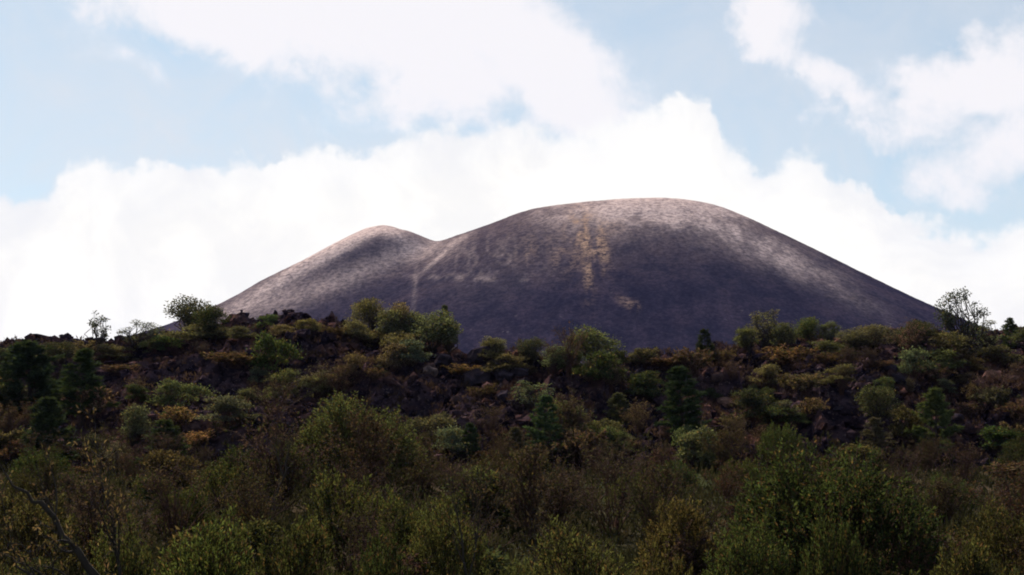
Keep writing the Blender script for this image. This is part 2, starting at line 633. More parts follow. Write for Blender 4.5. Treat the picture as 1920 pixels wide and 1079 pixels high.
def px_profile(px0, py0, pairs):
    return [(abs(vx(p[0]) - vx(px0)), vz(py0) - vz(p[1])) for p in pairs]


MAIN = (1215, 374)
P_R = make_profile(px_profile(*MAIN, [(1215, 374), (1270, 374.5), (1310, 378), (1360, 391), (1400, 410), (1450, 435), (1500, 460), (1550, 488), (1600, 515), (1650, 541), (1700, 565), (1775, 599), (1900, 655)]))
P_L = make_profile(px_profile(*MAIN, [(1215, 374), (1160, 375), (1100, 379), (1040, 385), (990, 393), (955, 406), (920, 420), (880, 434), (855, 443), (830, 450), (780, 478), (730, 508), (660, 548), (500, 640)]))
P_F = make_profile([(0, 0), (30, .8), (60, 4.5), (90, 13), (120, 26), (160, 48), (220, 87), (300, 141), (380, 197), (480, 262)], 7)
LEFT = (716, 424)
Q_L = make_profile(px_profile(*LEFT, [(716, 424), (700, 426), (680, 431), (650, 446), (600, 474), (550, 505), (500, 534), (460, 556), (420, 579), (370, 599), (320, 618), (270, 633), (200, 652), (60, 680)]), 3)
Q_R = make_profile(px_profile(*LEFT, [(716, 424), (740, 430), (770, 443), (800, 453), (850, 476), (950, 530), (1100, 610)]), 3)
Q_F = make_profile([(0, 0), (15, 3), (40, 13), (80, 33), (140, 69), (220, 120), (320, 184), (440, 262)], 6)


def cone(x, y, c, cy, pl, pr, pf, top):
    dx = x - vx(c[0]); dy = y - cy
    r = np.hypot(dx, dy)
    th = np.arctan2(dy, dx)            # 0 right, pi left, -pi/2 towards the camera
    wr = np.clip(np.cos(th), 0, 1) ** 2; wl = np.clip(-np.cos(th), 0, 1) ** 2; wf = np.sin(th) ** 2
    dr = np.interp(r, *pr); dl = np.interp(r, *pl); df = np.interp(r, *pf)
    return top - (wr * dr + wl * dl + wf * df), r, th


vxs = np.concatenate([np.arange(-820, -420, 8.0), np.arange(-420, 640, 2.6), np.arange(640, 1000, 8.0)])
vys = np.concatenate([np.arange(VD - 620, VD - 360, 6.0), np.arange(VD - 360, VD + 70, 2.6), np.arange(VD + 70, VD + 640, 9.0)])
X, Y = np.meshgrid(vxs, vys)
h1, r1, t1 = cone(X, Y, MAIN, VD, P_L, P_R, P_F, vz(380))
h2, r2, t2 = cone(X, Y, LEFT, VD + 10, Q_L, Q_R, Q_F, vz(424, VD + 10))
# buttress on the left cone: a rounded rib running down towards the viewer's left
def rib(X, Y, x0, y0, x1, y1, width, amp):
    d = np.array([x1 - x0, y1 - y0]); L = np.hypot(*d); d /= L
    s = (X - x0) * d[0] + (Y - y0) * d[1]; q = (X - x0) * -d[1] + (Y - y0) * d[0]
    return amp * np.exp(-(q / width) ** 2) * np.clip(s / 40, 0, 1) * np.clip((L - s) / 80, 0, 1)


cx2 = vx(LEFT[0])
h2 = h2 + rib(X, Y, cx2 + 75, VD - 38, cx2 - 190, VD - 135, 36, 9)
kk = 5.0
H = np.maximum(h1, h2) + kk * np.log1p(np.exp(-np.abs(h1 - h2) / kk))
# gullies down the flanks, wind ripples and blocks
rr = np.where(h1 > h2, r1, r2); th = np.where(h1 > h2, t1, t2)
gul = (ridged(th * 26 + 3 * fbm(X * .01, Y * .01, 2, 4), rr * 0.004, 4, 40) - 0.6) * np.clip((rr - 40) / 160, 0, 1) * 2.0
gul += (ridged(th * 75, rr * 0.012, 3, 44) - 0.6) * np.clip((rr - 60) / 200, 0, 1) * 1.8
gul += (fbm(X * .05, Y * .05, 4, 50) - .5) * 2.0 * np.clip(rr / 50, 0.5, 1) + (fbm(X * .25, Y * .25, 3, 55) - .5) * 1.7
gul += (fbm(X * .011, Y * .011, 2, 57) - .5) * 7 * np.clip(rr / 140, 0, 1)
H = H + gul * 0.36
V = np.stack([X, Y, H], -1)
pX, pY = project(V)


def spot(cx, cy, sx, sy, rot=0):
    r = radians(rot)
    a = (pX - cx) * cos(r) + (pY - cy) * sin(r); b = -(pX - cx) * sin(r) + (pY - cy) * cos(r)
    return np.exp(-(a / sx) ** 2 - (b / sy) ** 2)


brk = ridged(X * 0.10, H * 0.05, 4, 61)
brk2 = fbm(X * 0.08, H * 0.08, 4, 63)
front = Y < VD + 60
# ochre scree tongue and outcrops below the summit
ochre = 1.0 * spot(1106, 490, 11, 52, 2) + .7 * spot(1093, 430, 20, 34, -10) + .25 * spot(1125, 450, 14, 40, -8) + 0.7 * spot(1085, 430, 22, 30, 0) + 0.55 * spot(1130, 470, 12, 36, -10) + 0.5 * spot(1172, 566, 16, 7, 30) + 0.5 * spot(1190, 576, 8, 9, 0) + 0.22 * spot(995, 470, 28, 22, -30) + 0.35 * spot(1060, 480, 30, 30) + .3 * spot(1140, 425, 35, 14, 0)
ochre = np.clip(ochre * np.clip((brk - 0.42) * 4.5, 0, 1.3), 0, 1) * front
# painted sunlight: summit, left crest, right flank; real foot path along crease, pale rocks
sunlit_pale = 1.35 * spot(1230, 388, 170, 24, 3) + 0.55 * spot(1330, 424, 170, 30, 22) + 0.42 * spot(1480, 488, 150, 24, 29) + 0.45 * spot(1110, 415, 110, 26, 4)
sunlit_pale = sunlit_pale * np.clip((brk2 - 0.15) * 2.6, 0.55, 1.15)
sunlit_pale += 0.06 * spot(1180, 435, 330, 65, 8) + .09 * spot(1000, 470, 200, 60, -20) + .12 * spot(620, 500, 190, 70, -25) + .3 * spot(770, 455, 60, 30, 20)
sunlit_pale += 1.7 * spot(640, 460, 110, 13, -29) + 0.7 * spot(715, 428, 50, 10, 0) + 0.55 * spot(730, 436, 40, 9, 25) + 0.5 * spot(520, 530, 120, 13, -31) + .45 * spot(470, 570, 90, 22, -20)
sunlit_pale += 0.42 * spot(650, 520, 150, 20, -22) + .3 * spot(780, 470, 60, 14, -20)  # sunlit band painted along the left cone's rib
sunlit_pale += np.clip(0.5 * spot(822, 484, 44, 4, -42) + 0.2 * spot(778, 540, 4, 40, 4) + .3 * spot(860, 450, 30, 5, -25), 0, 1)
sunlit_pale += 0.35 * spot(880, 522, 100, 4, 2) * np.clip((brk - 0.6) * 6, 0, 1) + .22 * spot(900, 480, 100, 40) * np.clip((brk - 0.62) * 5, 0, 1)
sunlit_pale = np.clip(sunlit_pale, 0, 1) * (Y < VD + 120)


def volcano_mat():
    m, nt, o = mat_new('cinder')
    geo = nt.new('ShaderNodeNewGeometry')
    pos = geo.outputs['Position']
    at = nt.new('ShaderNodeAttribute', attribute_name='sunlit_ochre_streak')
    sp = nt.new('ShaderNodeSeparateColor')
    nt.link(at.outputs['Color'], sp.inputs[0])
    n = nt.noise(pos, 0.03, 8, 0.65)
    g = nt.noise(pos, 0.35, 5, 0.7)
    base = nt.mix(nt.smooth(n, 0.35, 0.65), (0.010, 0.009, 0.017), (0.022, 0.017, 0.027))
    base = nt.mix(nt.smooth(g, 0.3, 0.75), base, nt.mix(1.0, base, (1.9, 1.8, 1.7), 'MULTIPLY'))
    sx = nt.new('ShaderNodeSeparateXYZ')
    nt.link(pos, sx.inputs[0])
    upper = nt.smooth(nt.m('ADD', sx.outputs[2], nt.lin(n, 0.3, 0.7, -45, 45)), 120, 215)
    base = nt.mix(nt.m('MULTIPLY', upper, 0.6), base, (0.054, 0.038, 0.040))     # oxidised brown cinder high on the cone
    base = nt.mix(1.0, base, nt.mix(nt.smooth(sp.outputs[2], 0.3, 0.7), (0.82, 0.82, 0.84), (1.22, 1.18, 1.14)), 'MULTIPLY')
    grit = nt.noise(pos, 0.22, 5, 0.75)
    bk = nt.m('ADD', nt.m('MULTIPLY', nt.noise(pos, 0.06, 8, 0.75), 0.4), nt.m('ADD', nt.m('MULTIPLY', sp.outputs[2], 0.25), nt.m('MULTIPLY', grit, 0.35)))
    base = nt.mix(nt.m('MULTIPLY', sp.outputs[0], nt.lin(bk, 0.38, 0.62, 0.55, 1.3), clamp=True), base, (0.45, 0.35, 0.335))  # red channel: sunlight painted into the cinder colour, plus path and pale rocks
    base = nt.mix(nt.m('MULTIPLY', sp.outputs[1], nt.lin(grit, 0.38, 0.56, 0.0, 1.0), clamp=True), base, (0.30, 0.195, 0.135))
    base = nt.mix(1.0, base, nt.mix(nt.smooth(grit, 0.32, 0.68), (0.62, 0.62, 0.62), (1.4, 1.38, 1.34)), 'MULTIPLY')
    speck = nt.m('MULTIPLY', nt.smooth(nt.noise(pos, 0.13, 3, 0.6), 0.66, 0.72), nt.smooth(n, 0.48, 0.62))
    base = nt.mix(nt.m('MULTIPLY', speck, 0.35), base, (0.20, 0.17, 0.17))       # scattered pale blocks
    d = nt.new('ShaderNodeBsdfPrincipled')
    nt.link(base, d.inputs['Base Color'])
    d.inputs['Roughness'].default_value = 0.95
    d.inputs['Specular IOR Level'].default_value = 0.0
    b = nt.new('ShaderNodeBump')
    b.inputs['Strength'].default_value = 0.6
    b.inputs['Distance'].default_value = 1.2
    nt.link(nt.noise(pos, 0.55, 6, 0.75), b.inputs['Height'])
    nt.link(b.outputs[0], d.inputs['Normal'])
    nt.link(d.outputs[0], o.inputs['Surface'])
    return m


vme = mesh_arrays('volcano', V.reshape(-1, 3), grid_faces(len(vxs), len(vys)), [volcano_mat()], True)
ca = vme.attributes.new('sunlit_ochre_streak', 'FLOAT_COLOR', 'POINT')
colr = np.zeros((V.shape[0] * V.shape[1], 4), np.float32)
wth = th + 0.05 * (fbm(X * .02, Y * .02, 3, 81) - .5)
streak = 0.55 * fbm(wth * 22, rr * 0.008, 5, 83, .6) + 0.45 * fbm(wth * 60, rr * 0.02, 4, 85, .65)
colr[:, 0] = sunlit_pale.ravel(); colr[:, 1] = ochre.ravel(); colr[:, 2] = streak.ravel(); colr[:, 3] = 1
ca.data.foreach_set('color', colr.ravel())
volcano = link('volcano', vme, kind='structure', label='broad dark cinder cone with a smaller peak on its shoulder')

# ------------------------------------------------------------------ thin air towards the volcano
def haze_box():
    lo = (-4700, -4700, -12); hi = (4700, 4700, 262)
    V = [(x, y, z) for z in (lo[2], hi[2]) for y in (lo[1], hi[1]) for x in (lo[0], hi[0])]
    Fq = [(0, 2, 3, 1), (4, 5, 7, 6), (0, 1, 5, 4), (2, 6, 7, 3), (0, 4, 6, 2), (1, 3, 7, 5)]
    m, nt, o = mat_new('haze')
    v = nt.new('ShaderNodeVolumePrincipled')
    v.inputs['Color'].default_value = (0.33, 0.40, 1.0, 1)
    v.inputs['Density'].default_value = HAZE
    v.inputs['Anisotropy'].default_value = 0.2
    nt.link(v.outputs[0], o.inputs['Volume'])
    return link('haze', mesh_arrays('haze', V, Fq, [m]), kind='stuff', label='thin bluish air before the volcano')


HAZE = 2.4e-5
haze_box()

# ------------------------------------------------------------------ plant prototypes: (stem mesh, leaf mesh, height, width)
rng = np.random.default_rng(7)


def sphere_pts(n, rng):
    return unit(rng.normal(size=(n, 3)))


def proto_broadleaf(seed, H=6.0, W=5.2, lobes=15, per=300, leaf=0.24, low=0.14, gap=1.0, rad=(0.13, 0.22)):
    r = np.random.default_rng(seed)
    tb = Tubes(5)
    lean = r.normal(0, 0.05 * H, 3) * np.array([1, 1, 0])
    fork = np.array([0, 0, H * low * 0.9]) + lean * 0.4
    tb.add(bez((0, 0, -0.3), fork, r.normal(0, .08, 3)), np.linspace(H * .028, H * .019, 6))
    P = []; D = []
    for k in range(lobes):
        v = unit(r.normal(size=3)); v[2] = v[2] * 0.9 + 0.12
        rad_k = W * r.uniform(*rad)
        s = r.uniform(0.55, 1.0)
        zc = H * (low + (1 - low) * 0.5)
        c = np.array([v[0] * (W / 2 - rad_k * .8) * s, v[1] * (W / 2 - rad_k * .8) * s, zc + v[2] * (H * (1 - low) * 0.5 - rad_k * .6) * s]) + lean
        if k == 0:
            c = np.array([r.normal(0, .1 * W), r.normal(0, .1 * W), H - rad_k * .9]) + lean
        mid = fork + (c - fork) * 0.5 + r.normal(0, .12 * W, 3) * np.array([1, 1, .5])
        tb.add(np.vstack([bez(fork - [0, 0, .3 * r.random()], mid, r.normal(0, .1, 3), 4), bez(mid, c, r.normal(0, .1, 3), 4)[1:]]), np.linspace(H * .012, H * .003, 7))
        for q in range(5):
            e = c + sphere_pts(1, r)[0] * rad_k * .8
            tb.add(bez(mid if q < 2 else c, e, r.normal(0, .08, 3), 3), [H * .004, H * .003, H * .0015])
        n = int(per * (rad_k / (W * .18)) ** 2)
        v = sphere_pts(n, r)
        rad_v = rad_k * (0.35 + 0.75 * r.random(n) ** 0.6) * (0.78 + 0.45 * vnoise(v[:, 0] * 2.5 + k * 7, v[:, 1] * 2.5 + v[:, 2] * 2.1, seed))
        rad_v = rad_v * np.where(r.random(n) < .14, r.uniform(1.1, 1.65, n), 1.0)
        p = c + v * rad_v[:, None] * np.array([1, 1, .85])
        P.append(p); D.append(unit(v * 0.5 + r.normal(0, .6, (n, 3)) + [0, 0, .15]))
    P = np.concatenate(P); D = np.concatenate(D)
    n = len(P)
    lv, lf = leaf_arrays(P, D, leaf * r.uniform(.6, 1.3, n), leaf * .62 * r.uniform(.6, 1.2, n), r)
    return tb.mesh('trunk', M_BARK), mesh_arrays('crown', lv, lf, [M_LEAF]), H, W


def proto_pine(seed, H=6.0, W=3.4, whorl=0.50, needles=11, nl=0.36, droop=0.0):
    r = np.random.default_rng(seed)
    tb = Tubes(5)
    tr = bez((0, 0, -.3), (r.normal(0, .1), r.normal(0, .1), H * .98), r.normal(0, .12, 3) * [1, 1, 0], 9)
    tb.add(tr, np.linspace(H * .02, .012, 9))
    P = []; D = []
    z = H * 0.10
    while z < H * 0.97:
        t = z / H
        base = np.array([np.interp(z, tr[:, 2], tr[:, 0]), np.interp(z, tr[:, 2], tr[:, 1]), z])
        nb = r.integers(4, 7)
        a0 = r.random() * 6.28
        for k in range(nb):
            a = a0 + k * 2 * pi / nb + r.normal(0, .25)
            L = (W / 2) * (1 - t) ** 0.75 * r.uniform(.6, 1.2) * min(1, 0.55 + t * 2.2)
            if r.random() < .08:
                continue
            up = r.uniform(.15, .5) + .4 * t - droop
            tip = base + np.array([cos(a), sin(a), up]) * L
            br = bez(base, tip, np.array([0, 0, -.18 * L]), 5)
            tb.add(br, np.linspace(.028 * (1 - t) + .01, .006, 5))
            nt_ = max(4, int(L / 0.10))
            for q in range(nt_):
                s = 0.3 + 0.7 * (q + r.random()) / nt_
                c = (1 - s) ** 2 * br[0] + 2 * s * (1 - s) * br[2] + s * s * br[4]
                c = c + r.normal(0, .05 + .12 * L * .3, 3) * [1, 1, .25]
                m = needles
                d = unit(np.array([cos(a), sin(a), .55])[None] * .7 + r.normal(0, .55, (m, 3)))
                P.append(np.repeat(c[None], m, 0)); D.append(d)
        z += whorl * r.uniform(.7, 1.2) * (0.8 + .5 * (1 - t))
    # leader
    m = 40
    P.append(np.array([tr[-1]] * m) - [0, 0, 1] * r.random((m, 1)) * .5); D.append(unit(r.normal(0, .4, (m, 3)) + [0, 0, 1]))
    P = np.concatenate(P); D = np.concatenate(D); n = len(P)
    lv, lf = leaf_arrays(P, D, nl * r.uniform(.7, 1.25, n), nl * .26, r, .05)
    return tb.mesh('trunk', M_BARK), mesh_arrays('crown', lv, lf, [M_PINE]), H, W


def proto_shrub(seed, H=2.4, W=2.9, lobes=24, per=150, leaf=0.14, mat=None, twigmat=None):
    r = np.random.default_rng(seed)
    tb = Tubes(3)
    P = []; D = []
    for k in range(lobes):
        a = r.random() * 6.28; ph = asin(r.uniform(0.05, 1.0) ** .9)
        v = np.array([cos(a) * cos(ph), sin(a) * cos(ph), sin(ph)])
        rk = W * r.uniform(.07, .18)
        s = r.uniform(.55, 1.12)
        c = np.array([v[0] * (W / 2 - rk * .6), v[1] * (W / 2 - rk * .6), v[2] * (H - rk * .8)]) * s
        c[2] = max(c[2], rk * .6)
        b = np.array([r.normal(0, .08 * W), r.normal(0, .08 * W), -.15])
        br = bez(b, c, np.array([0, 0, .2 * H]) * r.random() + r.normal(0, .08, 3), 6)
        tb.add(br, np.linspace(.022, .006, 6) * H / 2.4)
        for q in range(6):
            tb.add(bez(br[r.integers(2, 6)], c + sphere_pts(1, r)[0] * rk * 1.1, r.normal(0, .05, 3), 3), np.array([.007, .005, .003]) * H / 2.4)
        n = int(per * (rk / (W * .13)) ** 2)
        v2 = sphere_pts(n, r); v2[:, 2] = np.abs(v2[:, 2]) * .9 - .25
        rad_v = rk * (.3 + .85 * r.random(n) ** .6)
        rad_v = rad_v * np.where(r.random(n) < .16, r.uniform(1.1, 1.9, n), 1.0)
        P.append(c + v2 * rad_v[:, None]); D.append(unit(v2 * .5 + r.normal(0, .5, (n, 3)) + [0, 0, .35]))
    P = np.concatenate(P); D = np.concatenate(D); n = len(P)
    lv, lf = leaf_arrays(P, D, leaf * r.uniform(.6, 1.3, n), leaf * .55 * r.uniform(.7, 1.2, n), r)
    return tb.mesh('stems', twigmat or M_TWIG), mesh_arrays('foliage', lv, lf, [mat or M_LEAF]), H, W


def proto_willow(seed, H=3.4, W=4.0, shoots=440, per=26, leaf=0.12):
    r = np.random.default_rng(seed)
    tb = Tubes(3)
    P = []; D = []
    nl = 9
    lc = [(r.random() * 6.28, r.uniform(.25, .85), r.uniform(.75, 1.08)) for _ in range(nl)]
    for k in range(14):
        a = r.random() * 6.28; rad = W * r.uniform(.1, .34)
        e = np.array([cos(a) * rad, sin(a) * rad, H * r.uniform(.5, .75)])
        tb.add(bez((r.normal(0, .15), r.normal(0, .15), -.2), e, r.normal(0, .2, 3), 7), np.linspace(.04, .012, 7))
    for k in range(shoots):
        a = r.random() * 6.28; q = sqrt(r.random())
        x = cos(a) * q; y = sin(a) * q
        dome = sqrt(max(0, 1 - q * q * .92))
        lump = 0.80 + 0.36 * float(vnoise(np.array([x * 2.3 + seed]), np.array([y * 2.3]), seed)[0])
        tip = np.array([x * W / 2, y * W / 2, max(.2, dome) * H * lump * r.uniform(.72, 1.05)])
        d = unit(np.array([x * .75, y * .75, 1.0]) + r.normal(0, .16, 3))
        L = r.uniform(.5, 1.1) * H / 3.4
        base = tip - d * L
        tb.add(bez(base, tip, r.normal(0, .04, 3), 4), [.008, .007, .005, .003])
        n = int(per * r.uniform(.6, 1.2))
        s = r.random(n) ** .8
        p = base + (tip - base) * s[:, None] + r.normal(0, .012, (n, 3))
        side = unit(np.cross(np.repeat(d[None], n, 0), r.normal(size=(n, 3))))
        P.append(p); D.append(unit(d * r.uniform(.5, 1.2, (n, 1)) + side * .75))
    P = np.concatenate(P); D = np.concatenate(D); n = len(P)
    lv, lf = leaf_arrays(P, D, leaf * r.uniform(.6, 1.35, n), leaf * .34, r, .08)
    return tb.mesh('stems', M_TWIG), mesh_arrays('foliage', lv, lf, [M_WILLOW]), H, W


def proto_twiggy(seed, H=2.2, W=2.6, leaves=1500, leaf=0.085, stems=14, bark=None):
    r = np.random.default_rng(seed)
    tb = Tubes(3)
    tips = []
    for k in range(stems):
        a = r.random() * 6.28; q = r.uniform(.15, 1)
        e = np.array([cos(a) * q * W * .42, sin(a) * q * W * .42, H * (1 - .45 * q * q) * r.uniform(.75, 1)])
        b = np.array([r.normal(0, .1), r.normal(0, .1), -.2])
        br = bez(b, e, np.array([-e[0] * .25, -e[1] * .25, .1 * H]) + r.normal(0, .08, 3), 7)
        tb.add(br, np.linspace(.026, .006, 7) * H / 2.2)
        for j in range(6):
            o = br[r.integers(2, 7)]
            d = unit(unit(o * [1, 1, .3]) * .6 + r.normal(0, .45, 3) + [0, 0, .8])
            e2 = o + d * r.uniform(.35, .75) * H / 2.2
            b2 = bez(o, e2, r.normal(0, .05, 3), 4)
            tb.add(b2, np.linspace(.010, .004, 4) * H / 2.2)
            for i in range(5):
                o3 = b2[r.integers(1, 4)]
                e3 = o3 + unit(d + r.normal(0, .6, 3)) * r.uniform(.15, .4) * H / 2.2
                tb.add(np.array([o3, (o3 + e3) / 2 + r.normal(0, .02, 3), e3]), np.array([.006, .004, .0025]) * H / 2.2)
                tips.append((o3, e3))
    tips = np.array(tips)
    i = r.integers(0, len(tips), leaves); s = r.random((leaves, 1))
    P = tips[i, 0] * (1 - s) + tips[i, 1] * s + r.normal(0, .02, (leaves, 3))
    D = unit(tips[i, 1] - tips[i, 0] + r.normal(0, .25, (leaves, 3)))
    lv, lf = leaf_arrays(P, D, leaf * r.uniform(.6, 1.4, leaves), leaf * .5, r)
    return tb.mesh('stems', bark or M_TWIG), mesh_arrays('foliage', lv, lf, [M_DRY]), H, W


def proto_fern(seed, H=1.2, W=2.0, fronds=46, leaf=0.15):
    r = np.random.default_rng(seed)
    tb = Tubes(3)
    P = []; D = []
    for k in range(fronds):
        a = r.random() * 6.28; q = r.uniform(.25, 1.0)
        b = np.array([r.normal(0, .22), r.normal(0, .22), -.1]) * W / 2
        e = np.array([cos(a) * q * W / 2, sin(a) * q * W / 2, H * r.uniform(.35, .8)])
        br = bez(b, e, np.array([0, 0, H * r.uniform(.2, .55)]), 8)
        tb.add(br, np.linspace(.012, .004, 8))
        dirs = np.gradient(br, axis=0)
        n = 30
        s = r.uniform(.25, 1, n) * 7; i = s.astype(int).clip(0, 6); fr = (s - i)[:, None]
        p = br[i] * (1 - fr) + br[i + 1] * fr
        d = unit(dirs[i]); side = np.cross(d, [0, 0, 1.0]) * r.choice([-1, 1], n)[:, None]
        P.append(p); D.append(unit(d * .6 + unit(side) + r.normal(0, .3, (n, 3))))
    P = np.concatenate(P); D = np.concatenate(D); n = len(P)
    lv, lf = leaf_arrays(P, D, leaf * r.uniform(.6, 1.4, n), leaf * .4, r)
    return tb.mesh('stems', M_TWIG), mesh_arrays('foliage', lv, lf, [M_DRY]), H, W


def proto_bare(seed, limbs, H, W, leaves=700):
    """A bare, leaning shrub-tree: limbs are hand-placed poly-lines (x, y, z, radius)."""
    r = np.random.default_rng(seed)
    tb = Tubes(6)
    tips = []
    for L in limbs:
        L = np.array(L, float)
        t = np.linspace(0, len(L) - 1, (len(L) - 1) * 4 + 1)
        pts = np.stack([np.interp(t, np.arange(len(L)), L[:, k]) for k in range(4)], -1)
        pts[1:-1, :3] += r.normal(0, .03, (len(pts) - 2, 3))
        tb.add(pts[:, :3], pts[:, 3])
        for k in range(11):
            i = r.integers(2, len(pts))
            d = unit(unit(pts[min(i, len(pts) - 1), :3] - pts[i - 2, :3]) + r.normal(0, .55, 3) + [0, 0, .25])
            o = pts[i, :3]; e = o + d * r.uniform(.4, .9)
            b2 = bez(o, e, r.normal(0, .08, 3), 5)
            tb.add(b2, np.linspace(min(.018, pts[i, 3] * .6), .005, 5))
            for q in range(5):
                o3 = b2[r.integers(1, 5)]; e3 = o3 + unit(d + r.normal(0, .6, 3)) * r.uniform(.15, .45)
                tb.add(np.array([o3, (o3 + e3) / 2 + r.normal(0, .02, 3), e3]), [.006, .005, .003])
                tips.append((o3, e3))
    tips = np.array(tips)
    i = r.integers(0, len(tips), leaves); s = r.random((leaves, 1))
    P = tips[i, 0] * (1 - s) + tips[i, 1] * s
    D = unit(tips[i, 1] - tips[i, 0] + r.normal(0, .3, (leaves, 3)))
    lv, lf = leaf_arrays(P, D, .07 * r.uniform(.6, 1.4, leaves), .03, r)
    return tb.mesh('trunk', M_BARK), mesh_arrays('foliage', lv, lf, [M_DRY]), H, W


PROTO = {
    'broad': [proto_broadleaf(11), proto_broadleaf(12, lobes=18, W=6.0, rad=(.11, .19)), proto_broadleaf(13, H=5.4, lobes=13), proto_broadleaf(14, lobes=22, low=.08, rad=(.10, .18))],
    'airy': [proto_broadleaf(21, H=6.4, W=4.6, lobes=30, per=170, leaf=.22, low=.12, rad=(.07, .125)), proto_broadleaf(22, H=6.4, W=4.4, lobes=27, per=160, leaf=.22, low=.14, rad=(.07, .13))],
    'sparse': [proto_broadleaf(31, H=4.4, W=3.0, lobes=20, per=75, leaf=.22, low=.14, rad=(.06, .11))],
    'pine': [proto_pine(41), proto_pine(42, W=3.0), proto_pine(43, H=5.5, W=3.6, whorl=.42), proto_pine(44, H=7, W=4.6, whorl=.4, needles=11)],
    'shrub': [proto_shrub(51), proto_shrub(52, H=2.0, W=2.8, lobes=20), proto_shrub(53, H=2.6, lobes=28)],
    'willow': [proto_willow(61), proto_willow(62, H=3.0, W=3.6, shoots=360), proto_willow(63, H=2.8, W=3.2, shoots=330)],
    'bigwillow': [proto_willow(66, H=3.9, W=4.8, shoots=1100, per=28, leaf=.115)],
    'twiggy': [proto_twiggy(71), proto_twiggy(72, stems=18, leaves=2600), proto_twiggy(73, leaves=800, stems=16)],
    'fern': [proto_fern(81), proto_fern(82, fronds=60), proto_fern(83, H=1.0, W=2.4, fronds=54)],
    'lean': [proto_bare(501, [[(0, 0, -.3, .085), (-.25, .05, .7, .07), (-.75, 0, 1.35, .055), (-1.5, -.05, 2.0, .035), (-2.1, 0, 2.35, .012)],
                              [(-.45, 0, 1.0, .05), (-1.1, .1, 1.15, .035), (-1.9, .1, 1.35, .012)],
                              [(-.2, 0, .6, .05), (-.25, -.1, 1.4, .03), (-.6, -.1, 2.3, .01)]], 2.4, 2.2, 900)],
    'fork': [proto_bare(502, [[(0, 0, -.3, .07), (-.1, 0, .7, .06), (-.55, .05, 1.6, .045), (-.75, .1, 2.5, .02), (-.8, .1, 3.0, .008)],
                              [(-.05, 0, .4, .06), (.35, 0, .8, .045), (.9, .05, 1.15, .035), (1.3, .1, 1.6, .015), (1.5, .1, 2.1, .006)],
                              [(-.5, 0, 1.5, .03), (-.2, .1, 2.2, .018), (0, .1, 2.8, .008)]], 3.0, 2.6, 700)],
}
TREE_KINDS = ('broad', 'airy', 'sparse', 'pine', 'lean', 'fork')

landmarks = []      # (px, py, width, short name)
labels_used = set()
placed = []         # screen footprint of every hand-placed plant
counter = {}


prnd2 = random.Random(23)


def instance(kind, variant, loc, wdt, hgt, rot, colour, name, label, cat, group):
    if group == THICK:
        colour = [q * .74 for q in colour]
    st, lf, H, W = PROTO[kind][variant % len(PROTO[kind])]
    root = bpy.data.objects.new(name, None)
    coll.objects.link(root)
    root.empty_display_size = 0.3
    root.location = loc
    root.rotation_euler = (0, 0, rot)
    root.rotation_euler = (prnd2.gauss(0, .05), prnd2.gauss(0, .05), rot)
    q = prnd2.uniform(.88, 1.14)
    root.scale = (wdt / W * q, wdt / W / q, hgt / H)
    root['label'] = label; root['category'] = cat
    if group:
        root['group'] = group
    a = link('trunk' if kind in TREE_KINDS else 'stems', st, root)
    b = link('crown' if kind in ('broad', 'airy', 'sparse', 'pine') else 'foliage', lf, root)
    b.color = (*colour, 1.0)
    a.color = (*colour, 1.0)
    return root


prnd = random.Random(5)


def place(kind, px, ptop, pw, base, colour, name, cat, label, short, group, variant=None, rot=None, dpt=None):
    """Plant seen at photo column px, reaching up to row ptop, pw pixels wide, rooted where the sight line through row `base` meets the ground."""
    if dpt is None:
        y = ray_ground(px, base)
        yc = float(crest_depth(np.array((px - 960) / F)))
        if y is None or y > yc + 8:
            y = yc + 2.0 + prnd.random() * 2
    else:
        y = dpt
    d = unproject(px, ptop)
    x = d[0] * y / d[1]
    ztop = d[2] * y / d[1]
    zb = gz(x, y)
    h = max(0.5, ztop - zb)
    wd = pw / F * y * (1.2 if kind in ('broad', 'airy', 'pine', 'shrub') else 1.08)
    v = counter.get(kind, 0) if variant is None else variant
    counter[kind] = v + 1
    c = [max(0.004, q * prnd.uniform(.9, 1.1)) for q in colour]
    o = instance(kind, v, (x, y, zb - .05), wd, h, prnd.random() * 6.28 if rot is None else rot, c, name, label, cat, group)
    ph = h / y * F
    landmarks.append((px, ptop + min(ph, base - ptop if base else ph) * .5, pw, short))
    placed.append((px, ptop, pw, min(ph, 160)))
    labels_used.add(label)
    return o


OLIVE = (0.088, 0.083, 0.042); GREEN = (0.055, 0.080, 0.028); DKGREEN = (0.036, 0.052, 0.022); GREY = (0.085, 0.095, 0.060)
YELLOW = (0.105, 0.088, 0.045); RUSSET = (0.120, 0.062, 0.034); ORANGE = (0.22, 0.105, 0.038); BROWN = (0.090, 0.052, 0.034); PLUM = (0.095, 0.048, 0.046)
PALE = (0.15, 0.15, 0.10); LIME = (0.085, 0.110, 0.030); FOREG = (0.058, 0.072, 0.021); FOREB = (0.066, 0.056, 0.022); LPINE = (0.050, 0.068, 0.024)
RIDGE = 'trees and bushes along the lava ridge'
SLOPE = 'trees and bushes scattered on the lava slope'
THICK = 'shrubs of the foreground thicket'
P = place
